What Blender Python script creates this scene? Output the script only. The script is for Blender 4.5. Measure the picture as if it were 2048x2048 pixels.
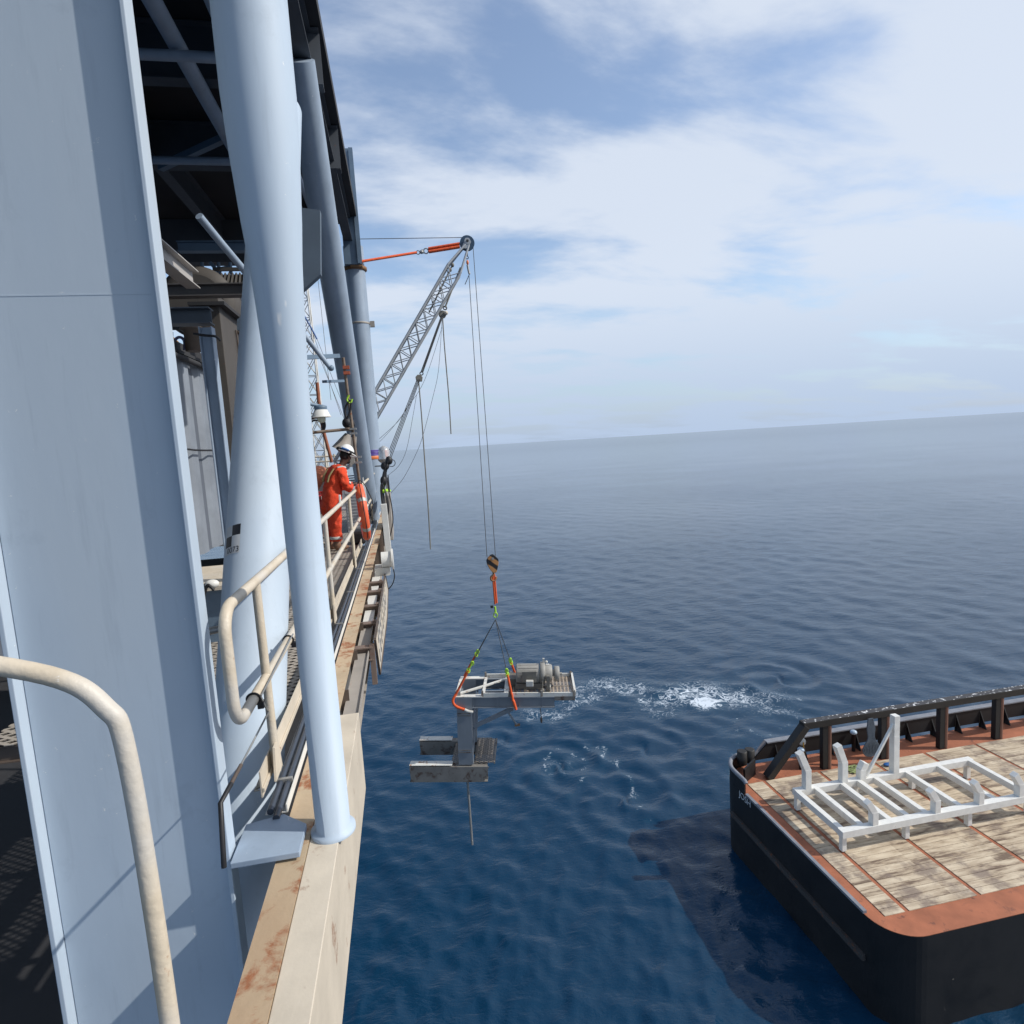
import bpy, bmesh, math, random
import numpy as np
from mathutils import Vector, Matrix
from math import sin, cos, pi, radians, sqrt, atan2, exp
for o in list(bpy.data.objects): bpy.data.objects.remove(o)
S = bpy.context.scene
COL = S.collection
random.seed(7)

# ------------------------------------------------------------------ camera
F = 1200.0; PSI = radians(10.15); PIT = radians(6.52); RHO = radians(3.54)
fw = Vector((sin(PSI)*cos(PIT), cos(PSI)*cos(PIT), -sin(PIT)))
r0 = Vector((cos(PSI), -sin(PSI), 0)); u0 = Vector((sin(PSI)*sin(PIT), cos(PSI)*sin(PIT), cos(PIT)))
RT = r0*cos(RHO) - u0*sin(RHO); UP = r0*sin(RHO) + u0*cos(RHO)
cd = bpy.data.cameras.new('camera'); cam = bpy.data.objects.new('camera', cd); COL.objects.link(cam)
cd.sensor_width = 36; cd.lens = 36*F/2048; cd.clip_start = .05; cd.clip_end = 120000
cam.matrix_world = Matrix(((RT.x, UP.x, -fw.x, 0), (RT.y, UP.y, -fw.y, 0), (RT.z, UP.z, -fw.z, 0), (0, 0, 0, 1)))
S.camera = cam
def at(px, py, X=None, Y=None, Z=None):
    """real-world point on the plane X=, Y= or Z= seen in direction px,py"""
    d = fw + RT*((px-1024)/F) - UP*((py-1024)/F)
    if X is not None: return d*(X/d.x)
    if Y is not None: return d*(Y/d.y)
    return d*(Z/d.z)

# ------------------------------------------------------------------ world + sun
SUN_EL = radians(40); SUN_AZ = radians(107)      # azimuth measured clockwise from +Y (heading of the walkway)
w = bpy.data.worlds.new('World'); S.world = w; w.use_nodes = True
nt = w.node_tree; N = nt.nodes; L = nt.links
for n in list(N): N.remove(n)
def nd(nt, t, **k):
    n = nt.nodes.new(t)
    for a, b in k.items():
        if a.startswith('i_'):
            key = a[2:]; key = int(key) if key.isdigit() else key.replace('_', ' ')
            n.inputs[key].default_value = b
        else: setattr(n, a, b)
    return n
out = nd(nt, 'ShaderNodeOutputWorld'); bg = nd(nt, 'ShaderNodeBackground'); bg.inputs[1].default_value = .15
sky = nd(nt, 'ShaderNodeTexSky', sky_type='NISHITA', sun_disc=False, sun_elevation=SUN_EL, sun_rotation=SUN_AZ, air_density=1.0, dust_density=1.2, ozone_density=1.6, altitude=20)
tc = nd(nt, 'ShaderNodeTexCoord'); sx = nd(nt, 'ShaderNodeSeparateXYZ'); L.new(tc.outputs['Generated'], sx.inputs[0])
def mth(nt, op, a, b=None, clamp=False, c=None):
    n = nt.nodes.new('ShaderNodeMath'); n.operation = op; n.use_clamp = clamp
    for i, v in enumerate((a, b, c)):
        if v is None: continue
        if isinstance(v, (int, float)): n.inputs[i].default_value = v
        else: nt.links.new(v, n.inputs[i])
    return n.outputs[0]
zc = mth(nt, 'MAXIMUM', sx.outputs[2], 0.0); zp = mth(nt, 'ADD', zc, .16)
cx = mth(nt, 'DIVIDE', sx.outputs[0], zp); cy = mth(nt, 'DIVIDE', sx.outputs[1], zp)
cv = nd(nt, 'ShaderNodeCombineXYZ'); L.new(cx, cv.inputs[0]); L.new(cy, cv.inputs[1])
mp = nd(nt, 'ShaderNodeMapping'); L.new(cv.outputs[0], mp.inputs[0]); mp.inputs['Rotation'].default_value = (0, 0, radians(-32)); mp.inputs['Scale'].default_value = (.55, 1.0, 1)
mp.inputs['Location'].default_value = (3.3, 1.2, 0)
n1 = nd(nt, 'ShaderNodeTexNoise', i_Scale=2.1, i_Detail=10.0, i_Roughness=.56, i_Distortion=.2); L.new(mp.outputs[0], n1.inputs[0])
n2 = nd(nt, 'ShaderNodeTexNoise', i_Scale=.42, i_Detail=3.0); L.new(mp.outputs[0], n2.inputs[0])
# more veil to the right of the picture, and low down
vr = mth(nt, 'MULTIPLY', sx.outputs[0], .15)
dn = mth(nt, 'ADD', mth(nt, 'MULTIPLY', n1.outputs[0], .72), mth(nt, 'MULTIPLY', n2.outputs[0], .40))
dn = mth(nt, 'ADD', dn, vr)
ms = nd(nt, 'ShaderNodeMapRange', interpolation_type='SMOOTHSTEP', i_1=.505, i_2=.66, i_3=0.08, i_4=.92); L.new(dn, ms.inputs[0])
hz = nd(nt, 'ShaderNodeMapRange', interpolation_type='SMOOTHSTEP', i_1=-.02, i_2=.26, i_3=.80, i_4=0.0); L.new(zc, hz.inputs[0])
mixc = nd(nt, 'ShaderNodeMix', data_type='RGBA'); L.new(ms.outputs[0], mixc.inputs[0]); L.new(sky.outputs[0], mixc.inputs[6]); mixc.inputs[7].default_value = (3.95, 4.35, 5.0, 1)
mixh = nd(nt, 'ShaderNodeMix', data_type='RGBA'); L.new(hz.outputs[0], mixh.inputs[0]); L.new(mixc.outputs[2], mixh.inputs[6]); mixh.inputs[7].default_value = (2.35, 3.05, 4.2, 1)
L.new(mixh.outputs[2], bg.inputs[0]); L.new(bg.outputs[0], out.inputs[0])
sd = bpy.data.lights.new('sun', 'SUN'); sd.energy = 3.1; sd.angle = radians(.6); sd.color = (1, .955, .88)
so = bpy.data.objects.new('sun', sd); COL.objects.link(so)
sdir = Vector((sin(SUN_AZ)*cos(SUN_EL), cos(SUN_AZ)*cos(SUN_EL), sin(SUN_EL)))
so.rotation_euler = sdir.to_track_quat('Z', 'Y').to_euler(); so.location = sdir*60
S.view_settings.view_transform = 'Standard'; S.view_settings.look = 'None'; S.view_settings.gamma = 1; S.view_settings.exposure = 0.28
S.render.engine = 'CYCLES'; S.render.resolution_x = 1024; S.render.resolution_y = 1024

# ------------------------------------------------------------------ materials
MATS = {}
def paint(name, col, rough=.5, rust=0.0, rustcol=(.19, .065, .022), var=.10, scale=3.0, metal=0.0, chips=0.0, bump=.0, streak=1.0, spec=.5, vari2=None):
    if name in MATS: return MATS[name]
    m = bpy.data.materials.new(name); m.use_nodes = True; t = m.node_tree; b = t.nodes['Principled BSDF']
    b.inputs['Metallic'].default_value = metal; b.inputs['Specular IOR Level'].default_value = spec
    co = nd(t, 'ShaderNodeNewGeometry').outputs['Position']
    mpp = nd(t, 'ShaderNodeMapping'); mpp.inputs['Scale'].default_value = (1, 1, streak); t.links.new(co, mpp.inputs[0]); co = mpp.outputs[0]
    n = nd(t, 'ShaderNodeTexNoise', i_Scale=scale, i_Detail=6.0, i_Roughness=.6); t.links.new(co, n.inputs[0])
    mr = nd(t, 'ShaderNodeMapRange', i_1=.3, i_2=.7, i_3=1-var, i_4=1+var); t.links.new(n.outputs[0], mr.inputs[0])
    c = nd(t, 'ShaderNodeVectorMath', operation='SCALE'); c.inputs[0].default_value = col; t.links.new(mr.outputs[0], c.inputs['Scale']); cur = c.outputs[0]
    if vari2:
        nv = nd(t, 'ShaderNodeTexNoise', i_Scale=scale*.5, i_Detail=3.0); t.links.new(co, nv.inputs[0])
        mv = nd(t, 'ShaderNodeMapRange', i_1=.42, i_2=.62, i_3=0.0, i_4=1.0); t.links.new(nv.outputs[0], mv.inputs[0])
        mx = nd(t, 'ShaderNodeMix', data_type='RGBA'); t.links.new(mv.outputs[0], mx.inputs[0]); t.links.new(cur, mx.inputs[6]); mx.inputs[7].default_value = (*vari2, 1); cur = mx.outputs[2]
    if chips:
        nc = nd(t, 'ShaderNodeTexNoise', i_Scale=scale*3.1, i_Detail=4.0, i_Roughness=.7); t.links.new(co, nc.inputs[0])
        mc = nd(t, 'ShaderNodeMapRange', i_1=.74-chips*.1, i_2=.76, i_3=0.0, i_4=.75); t.links.new(nc.outputs[0], mc.inputs[0])
        mx = nd(t, 'ShaderNodeMix', data_type='RGBA'); t.links.new(mc.outputs[0], mx.inputs[0]); t.links.new(cur, mx.inputs[6]); mx.inputs[7].default_value = (.75, .75, .74, 1); cur = mx.outputs[2]
    if chips:
        ms_ = nd(t, 'ShaderNodeMapping'); ms_.inputs['Scale'].default_value = (14, 14, 1.1); t.links.new(nd(t, 'ShaderNodeNewGeometry').outputs['Position'], ms_.inputs[0])
        ns = nd(t, 'ShaderNodeTexNoise', i_Scale=1.0, i_Detail=5.0, i_Roughness=.7); t.links.new(ms_.outputs[0], ns.inputs[0])
        ma = nd(t, 'ShaderNodeMapRange', i_1=.56, i_2=.78, i_3=0.0, i_4=.34); t.links.new(ns.outputs[0], ma.inputs[0])
        mx = nd(t, 'ShaderNodeMix', data_type='RGBA'); t.links.new(ma.outputs[0], mx.inputs[0]); t.links.new(cur, mx.inputs[6]); mx.inputs[7].default_value = (*[v*.62 for v in col], 1); cur = mx.outputs[2]
        nq = nd(t, 'ShaderNodeTexNoise', i_Scale=17.0, i_Detail=5.0, i_Roughness=.75); t.links.new(nd(t, 'ShaderNodeNewGeometry').outputs['Position'], nq.inputs[0])
        mq = nd(t, 'ShaderNodeMapRange', i_1=.685, i_2=.72, i_3=0.0, i_4=.8); t.links.new(nq.outputs[0], mq.inputs[0])
        mx = nd(t, 'ShaderNodeMix', data_type='RGBA'); t.links.new(mq.outputs[0], mx.inputs[0]); t.links.new(cur, mx.inputs[6]); mx.inputs[7].default_value = (.78, .78, .76, 1); cur = mx.outputs[2]
        nb2 = nd(t, 'ShaderNodeTexNoise', i_Scale=2.3, i_Detail=7.0, i_Roughness=.72); t.links.new(nd(t, 'ShaderNodeNewGeometry').outputs['Position'], nb2.inputs[0])
        mb2 = nd(t, 'ShaderNodeMapRange', i_1=.60, i_2=.74, i_3=0.0, i_4=.45); t.links.new(nb2.outputs[0], mb2.inputs[0])
        mx = nd(t, 'ShaderNodeMix', data_type='RGBA'); t.links.new(mb2.outputs[0], mx.inputs[0]); t.links.new(cur, mx.inputs[6]); mx.inputs[7].default_value = (*[v*.72 for v in col], 1); cur = mx.outputs[2]
    if rust:
        nr = nd(t, 'ShaderNodeTexNoise', i_Scale=scale*1.7, i_Detail=8.0, i_Roughness=.68, i_Distortion=.3); t.links.new(co, nr.inputs[0])
        th = .72-rust*.32
        mr2 = nd(t, 'ShaderNodeMapRange', i_1=th, i_2=th+.09, i_3=0.0, i_4=.9); t.links.new(nr.outputs[0], mr2.inputs[0])
        nr3 = nd(t, 'ShaderNodeTexNoise', i_Scale=scale*14, i_Detail=3.0); t.links.new(co, nr3.inputs[0])
        rr = nd(t, 'ShaderNodeMix', data_type='RGBA'); t.links.new(nr3.outputs[0], rr.inputs[0]); rr.inputs[6].default_value = (*[v*.5 for v in rustcol], 1); rr.inputs[7].default_value = (*[v*1.6 for v in rustcol], 1)
        mx = nd(t, 'ShaderNodeMix', data_type='RGBA'); t.links.new(mr2.outputs[0], mx.inputs[0]); t.links.new(cur, mx.inputs[6]); t.links.new(rr.outputs[2], mx.inputs[7]); cur = mx.outputs[2]
        rm = nd(t, 'ShaderNodeMapRange', i_1=0.0, i_2=1.0, i_3=rough, i_4=.85); t.links.new(mr2.outputs[0], rm.inputs[0]); t.links.new(rm.outputs[0], b.inputs['Roughness'])
    else:
        rm = nd(t, 'ShaderNodeMapRange', i_1=.3, i_2=.7, i_3=max(.05, rough-.08), i_4=min(1, rough+.08)); t.links.new(n.outputs[0], rm.inputs[0]); t.links.new(rm.outputs[0], b.inputs['Roughness'])
    t.links.new(cur, b.inputs['Base Color'])
    if bump:
        bp = nd(t, 'ShaderNodeBump', i_Strength=bump, i_Distance=.01); nb = nd(t, 'ShaderNodeTexNoise', i_Scale=scale*8, i_Detail=4.0); t.links.new(co, nb.inputs[0])
        t.links.new(nb.outputs[0], bp.inputs['Height']); t.links.new(bp.outputs[0], b.inputs['Normal'])
    MATS[name] = m; return m
blue = paint('blue_grey_paint', (.455, .545, .645), .6, 0, var=.09, scale=1.6, chips=.35, bump=.10, streak=.35, vari2=(.475, .545, .615))
blue2 = paint('blue_grey_paint_weathered', (.29, .36, .45), .5, .10, var=.14, scale=2.2, chips=.15, bump=.1, streak=.5)
dblue = paint('blue_steel_paint', (.13, .19, .26), .5, .08, var=.15, scale=2.0, bump=.1)
cream = paint('cream_paint', (.60, .515, .395), .5, .22, rustcol=(.30, .14, .06), var=.14, scale=6.0, chips=.15, bump=.25, vari2=(.56, .52, .46))
rustc = paint('rusty_cream_paint', (.50, .39, .26), .55, .62, rustcol=(.26, .085, .03), var=.18, scale=2.6, bump=.3, vari2=(.42, .30, .19))
creamw = paint('worn_cream_paint', (.58, .51, .41), .55, .36, var=.15, scale=2.2, bump=.2)
greyb = paint('grey_beige_steel', (.34, .31, .275), .6, .2, var=.12, scale=3.0, bump=.15)
brown = paint('dark_brown_steel', (.10, .075, .06), .6, .25, var=.2, scale=4.0)
white = paint('white_paint', (.70, .69, .65), .45, .16, rustcol=(.30, .17, .09), var=.08, scale=4.0)
whited = paint('dirty_white_paint', (.55, .54, .50), .5, .2, var=.1, scale=5.0, bump=.1)
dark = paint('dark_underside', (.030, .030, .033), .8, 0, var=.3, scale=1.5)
duct_m = paint('brown_grey_duct_steel', (.075, .066, .058), .65, .12, var=.15, scale=2.0)
wallm = paint('grey_wall_paint', (.10, .115, .14), .6, .06, var=.12, scale=1.5, streak=.3)
black = paint('black_rubber', (.012, .012, .014), .55, 0, var=.3, scale=8)
hose = paint('dark_hose', (.045, .055, .075), .4, 0, var=.2, scale=8)
galv = paint('galvanised_steel', (.32, .32, .31), .42, .05, var=.15, scale=6, metal=.5)
wire = paint('steel_wire', (.10, .10, .10), .55, 0, var=.2, scale=20, metal=.3)
boomm = paint('pale_grey_boom_paint', (.36, .38, .40), .5, .05, var=.08, scale=4)
sheavem = paint('dark_blue_sheave', (.02, .055, .10), .45, 0, var=.1, scale=4)
orange = paint('orange_webbing', (.72, .105, .025), .75, 0, var=.22, scale=9, bump=.5)
red = paint('red_paint', (.42, .025, .02), .55, .1, var=.15, scale=4)
cloth = paint('orange_coverall_cloth', (.72, .065, .02), .85, 0, var=.16, scale=7, bump=1.0)
ring_m = paint('orange_buoy', (.80, .13, .05), .45, 0, var=.08, scale=6)
refl = paint('silver_reflective_tape', (.45, .47, .44), .4, 0, var=.1, scale=20)
lime = paint('lime_hook_paint', (.42, .72, .05), .4, 0, var=.1, scale=12)
skin = paint('dark_skin', (.075, .035, .022), .55, 0, var=.1, scale=20)
hair = paint('black_hair', (.012, .01, .009), .8, 0, var=.2, scale=30)
helm = paint('white_helmet', (.78, .78, .75), .3, 0, var=.03, scale=10)
bluep = paint('blue_plastic', (.02, .10, .30), .4, 0, var=.1, scale=10)
boots = paint('tan_boot_leather', (.20, .11, .07), .7, 0, var=.2, scale=20)
scaf = paint('rusty_scaffold_tube', (.22, .17, .13), .6, .5, var=.2, scale=9)
loadm = paint('grey_davit_paint', (.20, .225, .255), .5, .16, var=.12, scale=1.6, streak=.5, bump=.1)
loadw = paint('white_flange_paint', (.66, .65, .60), .5, .48, rustcol=(.28, .12, .05), var=.1, scale=2.4)
loadr = paint('rust_stained_steel', (.19, .18, .165), .6, .62, rustcol=(.07, .04, .028), var=.2, scale=2.0)
motor_m = paint('grey_motor_paint', (.29, .28, .255), .55, .42, rustcol=(.13, .11, .09), var=.12, scale=3.0)
motor_d = paint('dark_motor_box_paint', (.16, .15, .13), .55, .2, var=.2, scale=5.0)
hull = paint('black_hull_paint', (.007, .007, .008), .6, 0, var=.3, scale=1.0)
hullcap = paint('worn_grey_cap', (.20, .21, .235), .6, .3, var=.2, scale=2.0)
gant = paint('black_brown_gantry', (.014, .012, .011), .6, .08, rustcol=(.06, .03, .02), var=.3, scale=1.4)
brpost = paint('brown_bumper_post', (.16, .075, .05), .7, .2, var=.25, scale=3.0, streak=.3)
deckr = paint('rust_red_deck', (.34, .115, .055), .75, .45, rustcol=(.15, .06, .04), var=.22, scale=1.3, bump=.2)
purple = paint('purple_tape', (.10, .05, .32), .5, 0); orange2 = paint('orange_tape', (.75, .20, .06), .5, 0)
yell = paint('yellow_rail_paint', (.55, .26, .04), .5, .1); chequer_b = paint('sticker_black', (.012, .014, .02), .4, 0); chequer_w = paint('sticker_white', (.55, .56, .57), .4, 0)
ropeb = paint('blue_grey_rope', (.075, .095, .12), .85, 0, var=.3, scale=14, bump=1.0)
greenr = paint('green_net_rope', (.25, .30, .12), .85, 0, var=.5, scale=14, bump=1.0)
tackm = paint('weathered_block_paint', (.20, .19, .16), .6, .3, scale=7)

def glassmat(name, col, rough=.15, trans=.5):
    m = bpy.data.materials.new(name); m.use_nodes = True; b = m.node_tree.nodes['Principled BSDF']
    b.inputs['Base Color'].default_value = (*col, 1); b.inputs['Roughness'].default_value = rough; b.inputs['Transmission Weight'].default_value = trans; return m
lampglass = glassmat('cream_lamp_glass', (.85, .82, .62), .3, .35)
clearg = glassmat('clear_beacon_glass', (.85, .87, .9), .2, .6)

# stripes on the hook block
def stripes(name, ca, cb, vec, period):
    m = bpy.data.materials.new(name); m.use_nodes = True; t = m.node_tree; b = t.nodes['Principled BSDF']
    g = nd(t, 'ShaderNodeNewGeometry'); dt = nd(t, 'ShaderNodeVectorMath', operation='DOT_PRODUCT'); t.links.new(g.outputs['Position'], dt.inputs[0]); dt.inputs[1].default_value = vec
    nn = nd(t, 'ShaderNodeTexNoise', i_Scale=6.0); t.links.new(g.outputs['Position'], nn.inputs[0])
    v = mth(t, 'ADD', dt.outputs['Value'], mth(t, 'MULTIPLY', nn.outputs[0], .05))
    f = mth(t, 'FRACT', mth(t, 'DIVIDE', v, period)); s = mth(t, 'GREATER_THAN', f, .5)
    mx = nd(t, 'ShaderNodeMix', data_type='RGBA'); t.links.new(s, mx.inputs[0]); mx.inputs[6].default_value = (*ca, 1); mx.inputs[7].default_value = (*cb, 1)
    t.links.new(mx.outputs[2], b.inputs['Base Color']); b.inputs['Roughness'].default_value = .55; return m
blockm = stripes('striped_block_paint', (.42, .20, .07), (.012, .012, .014), (.62, 0, .78), .27)

# expanded metal grating with real openings
def gratemat(name, col, cell, kind='diamond', line=.3):
    m = bpy.data.materials.new(name); m.use_nodes = True; t = m.node_tree; b = t.nodes['Principled BSDF']
    g = nd(t, 'ShaderNodeTexCoord'); s = nd(t, 'ShaderNodeSeparateXYZ'); t.links.new(g.outputs['Object'], s.inputs[0])
    u = mth(t, 'DIVIDE', s.outputs[0], cell[0]); v = mth(t, 'DIVIDE', s.outputs[1], cell[1])
    if kind == 'diamond': a = mth(t, 'ADD', u, v); c = mth(t, 'SUBTRACT', u, v)
    else: a, c = u, v
    fa = mth(t, 'ABSOLUTE', mth(t, 'SUBTRACT', mth(t, 'FRACT', a), .5)); fc = mth(t, 'ABSOLUTE', mth(t, 'SUBTRACT', mth(t, 'FRACT', c), .5))
    mxx = mth(t, 'MAXIMUM', fa, fc); hole = mth(t, 'LESS_THAN', mxx, .5-line*.5)
    n = nd(t, 'ShaderNodeTexNoise', i_Scale=5.0, i_Detail=5.0); t.links.new(g.outputs['Object'], n.inputs[0])
    cr = nd(t, 'ShaderNodeMix', data_type='RGBA'); t.links.new(n.outputs[0], cr.inputs[0]); cr.inputs[6].default_value = (*[x*.6 for x in col], 1); cr.inputs[7].default_value = (*[x*1.3 for x in col], 1)
    t.links.new(cr.outputs[2], b.inputs['Base Color']); b.inputs['Roughness'].default_value = .6; b.inputs['Metallic'].default_value = .2
    t.links.new(mth(t, 'SUBTRACT', 1.0, hole), b.inputs['Alpha'])
    return m
gratem = gratemat('beige_expanded_grating', (.46, .41, .35), (.13, .078), 'diamond', .42)
grates = gratemat('rusty_bar_grating', (.42, .34, .26), (.13, .115), 'square', .34)
gratel = gratemat('dark_rusty_grating', (.24, .21, .18), (.16, .12), 'diamond', .34)

# ------------------------------------------------------------------ mesh helpers
LOC = {}
class MB:
    def __init__(s): s.st = []; s.v = []; s.f = []; s.sm = []; s.mi = []; s.cur = 0
    def add(s, vs, fs, smooth=False):
        b = len(s.v); s.st.append((b, len(s.f))); s.v += [tuple(x) for x in vs]
        for f in fs: s.f.append(tuple(i+b for i in f)); s.sm.append(smooth); s.mi.append(s.cur)
        return s
    def box(s, lo, hi):
        x0, y0, z0 = lo; x1, y1, z1 = hi
        return s.add([(x0, y0, z0), (x1, y0, z0), (x1, y1, z0), (x0, y1, z0), (x0, y0, z1), (x1, y0, z1), (x1, y1, z1), (x0, y1, z1)],
                     [(0, 3, 2, 1), (4, 5, 6, 7), (0, 1, 5, 4), (1, 2, 6, 5), (2, 3, 7, 6), (3, 0, 4, 7)])
    def beam(s, a, b, wd, h, up=(0, 0, 1)):
        a = Vector(a); b = Vector(b); d = (b-a).normalized(); u = Vector(up)
        if abs(d.dot(u.normalized())) > .98: u = Vector((0, 1, 0))
        x = d.cross(u).normalized()*(wd/2); y = x.cross(d).normalized()*(h/2)
        vs = [a-x-y, a+x-y, a+x+y, a-x+y, b-x-y, b+x-y, b+x+y, b-x+y]
        return s.add(vs, [(0, 1, 2, 3), (7, 6, 5, 4), (0, 4, 5, 1), (1, 5, 6, 2), (2, 6, 7, 3), (3, 7, 4, 0)])
    def ibeam(s, a, b, wd, h, up=(0, 0, 1), t=.02):
        a = Vector(a); b = Vector(b); d = (b-a).normalized(); u = Vector(up); x = d.cross(u).normalized(); y = x.cross(d).normalized()
        s.beam(a+y*(h/2-t/2), b+y*(h/2-t/2), wd, t, up); s.beam(a-y*(h/2-t/2), b-y*(h/2-t/2), wd, t, up); s.beam(a, b, t, h-2*t, up); return s
    def tube(s, pts, r, n=12, rs=None):
        pts = [Vector(p) for p in pts]; k = len(pts); base = len(s.v); ref = None; vs = []
        for i, p in enumerate(pts):
            d = (pts[min(i+1, k-1)]-pts[max(i-1, 0)]).normalized()
            if ref is None:
                ref = Vector((0, 0, 1)) if abs(d.z) < .9 else Vector((1, 0, 0))
            x = (ref - d*ref.dot(d)).normalized(); y = d.cross(x); ref = x
            rr = rs[i] if rs else r
            for j in range(n): q = 2*pi*j/n; vs.append(p+(x*cos(q)+y*sin(q))*rr)
        fs = [(i*n+j, i*n+(j+1) % n, (i+1)*n+(j+1) % n, (i+1)*n+j) for i in range(k-1) for j in range(n)]
        s.add(vs, fs, True); s.cap(vs[:n], True); s.cap(vs[(k-1)*n:], False)
        return s
    def cap(s, ring, rev):          # own vertices, so the smooth side keeps true normals
        b = len(s.v); s.v += [tuple(x) for x in ring]; f = range(b, b+len(ring)); s.f.append(tuple(reversed(f)) if rev else tuple(f)); s.sm.append(False); s.mi.append(s.cur)
    def lathe(s, prof, o, axis=(0, 0, 1), n=24):
        o = Vector(o); d = Vector(axis).normalized(); x = d.orthogonal().normalized(); y = d.cross(x); vs = []
        for r, h in prof:
            for j in range(n): q = 2*pi*j/n; vs.append(o+d*h+(x*cos(q)+y*sin(q))*r)
        k = len(prof); s.add(vs, [(i*n+j, i*n+(j+1) % n, (i+1)*n+(j+1) % n, (i+1)*n+j) for i in range(k-1) for j in range(n)], True)
        s.cap(vs[:n], True); s.cap(vs[(k-1)*n:], False)
        return s
    def prism(s, poly, vec):
        vec = Vector(vec); p = [Vector(q) for q in poly]; n = len(p); nrm = Vector((0, 0, 0))
        for i in range(n): nrm += p[i].cross(p[(i+1) % n])
        if nrm.dot(vec) > 0: p.reverse()
        return s.add(p+[q+vec for q in p], [tuple(range(n)), tuple(reversed(range(n, 2*n)))]+[(i, i+n, (i+1) % n+n, (i+1) % n) for i in range(n)])
    def torus(s, c, R, r, axis=(0, 0, 1), n=32, m=10, sc=(1, 1), arc=1.0):
        c = Vector(c); d = Vector(axis).normalized(); x = Vector((0, 0, 1)).cross(d)
        x = x.normalized() if x.length > .01 else Vector((1, 0, 0)); y = d.cross(x)
        cl = arc >= 1; pts = [c+x*cos(2*pi*arc*i/n)*R*sc[0]+y*sin(2*pi*arc*i/n)*R*sc[1] for i in range(n+1)]
        return s.tube(pts, r, m)
    def ball(s, c, r, sc=(1, 1, 1), n=16, m=10, rot=None):
        vs = []; c = Vector(c)
        for i in range(m+1):
            th = pi*i/m
            for j in range(n):
                v = Vector((sin(th)*cos(2*pi*j/n)*sc[0], sin(th)*sin(2*pi*j/n)*sc[1], -cos(th)*sc[2]))*r
                if rot: v = rot @ v
                vs.append(c+v)
        return s.add(vs, [(i*n+j, i*n+(j+1) % n, (i+1)*n+(j+1) % n, (i+1)*n+j) for i in range(m) for j in range(n)], True)
    def parts(s, name, mat, parent, bevel=0):
        st = s.st+[(len(s.v), len(s.f))]; res = []
        for (v0, f0), (v1, f1) in zip(st[:-1], st[1:]):
            m = MB(); m.v = s.v[v0:v1]; m.f = [tuple(i-v0 for i in f) for f in s.f[f0:f1]]; m.sm = s.sm[f0:f1]; m.mi = s.mi[f0:f1]
            res.append(m.build(name, mat, parent, bevel=bevel))
        return res
    def build(s, name, mat, parent=None, loc=None, bevel=0, label=None):
        me = bpy.data.meshes.new(name)
        if parent is not None: org = LOC[parent.name]
        else:
            if loc is None:
                a = np.array(s.v); loc = (a[:, 0].mean(), a[:, 1].mean(), a[:, 2].min())
            org = Vector(loc)
        me.from_pydata([tuple(Vector(q)-org) for q in s.v], [], s.f); me.update()
        for p, q, mi in zip(me.polygons, s.sm, s.mi): p.use_smooth = q; p.material_index = mi
        for m in (mat if isinstance(mat, (list, tuple)) else [mat]): me.materials.append(m)
        bm = bmesh.new(); bm.from_mesh(me); bmesh.ops.recalc_face_normals(bm, faces=bm.faces); bm.to_mesh(me); bm.free()
        o = bpy.data.objects.new(name, me); COL.objects.link(o)
        if parent is not None: o.parent = parent
        else: o.location = org
        LOC[o.name] = org
        if bevel:
            bv = o.modifiers.new('bevel', 'BEVEL'); bv.width = bevel; bv.segments = 2; bv.limit_method = 'ANGLE'; bv.angle_limit = radians(40)
        if label: o['label'] = label
        return o
def tag(o, label, cat, group=None, kind=None):
    if label: o['label'] = label
    if cat: o['category'] = cat
    if group: o['group'] = group
    if kind: o['kind'] = kind
    return o
def thing(name, loc, label, cat, group=None):
    o = bpy.data.objects.new(name, None); COL.objects.link(o); o.location = loc; o.empty_display_size = .2; LOC[o.name] = Vector(loc)
    return tag(o, label, cat, group)
def smoothpts(pts, k=6):
    pts = [Vector(p) for p in pts]; P_ = [pts[0]]+pts+[pts[-1]]; r = []
    for i in range(1, len(P_)-2):
        for j in range(k):
            t = j/k; a, b, c, d = P_[i-1:i+3]
            r.append(.5*((2*b)+(-a+c)*t+(2*a-5*b+4*c-d)*t*t+(-a+3*b-3*c+d)*t**3))
    return r+[pts[-1]]
def curvepx(px, Y=None, X=None, k=5): return smoothpts([at(*p, Y=Y, X=X) for p in px], k)
def textmesh(txt, size, origin, xdir, ydir, name, mat, parent, depth=.004, sx_=1.0):
    cu = bpy.data.curves.new('t', 'FONT'); cu.body = txt; cu.size = size; cu.extrude = depth; o = bpy.data.objects.new('t', cu); COL.objects.link(o)
    bpy.context.view_layer.update()
    me = bpy.data.meshes.new_from_object(o.evaluated_get(bpy.context.evaluated_depsgraph_get())); bpy.data.objects.remove(o)
    x = Vector(xdir).normalized(); y = Vector(ydir).normalized(); z = x.cross(y); og = LOC[parent.name]
    for v in me.vertices: v.co = Vector(origin)+x*v.co.x*sx_+y*v.co.y+z*v.co.z-og
    me.materials.clear(); me.materials.append(mat); me.name = name
    q = bpy.data.objects.new(name, me); COL.objects.link(q); q.parent = parent; LOC[q.name] = og; return q

ZD = -1.78; SEA = -20.5
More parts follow.
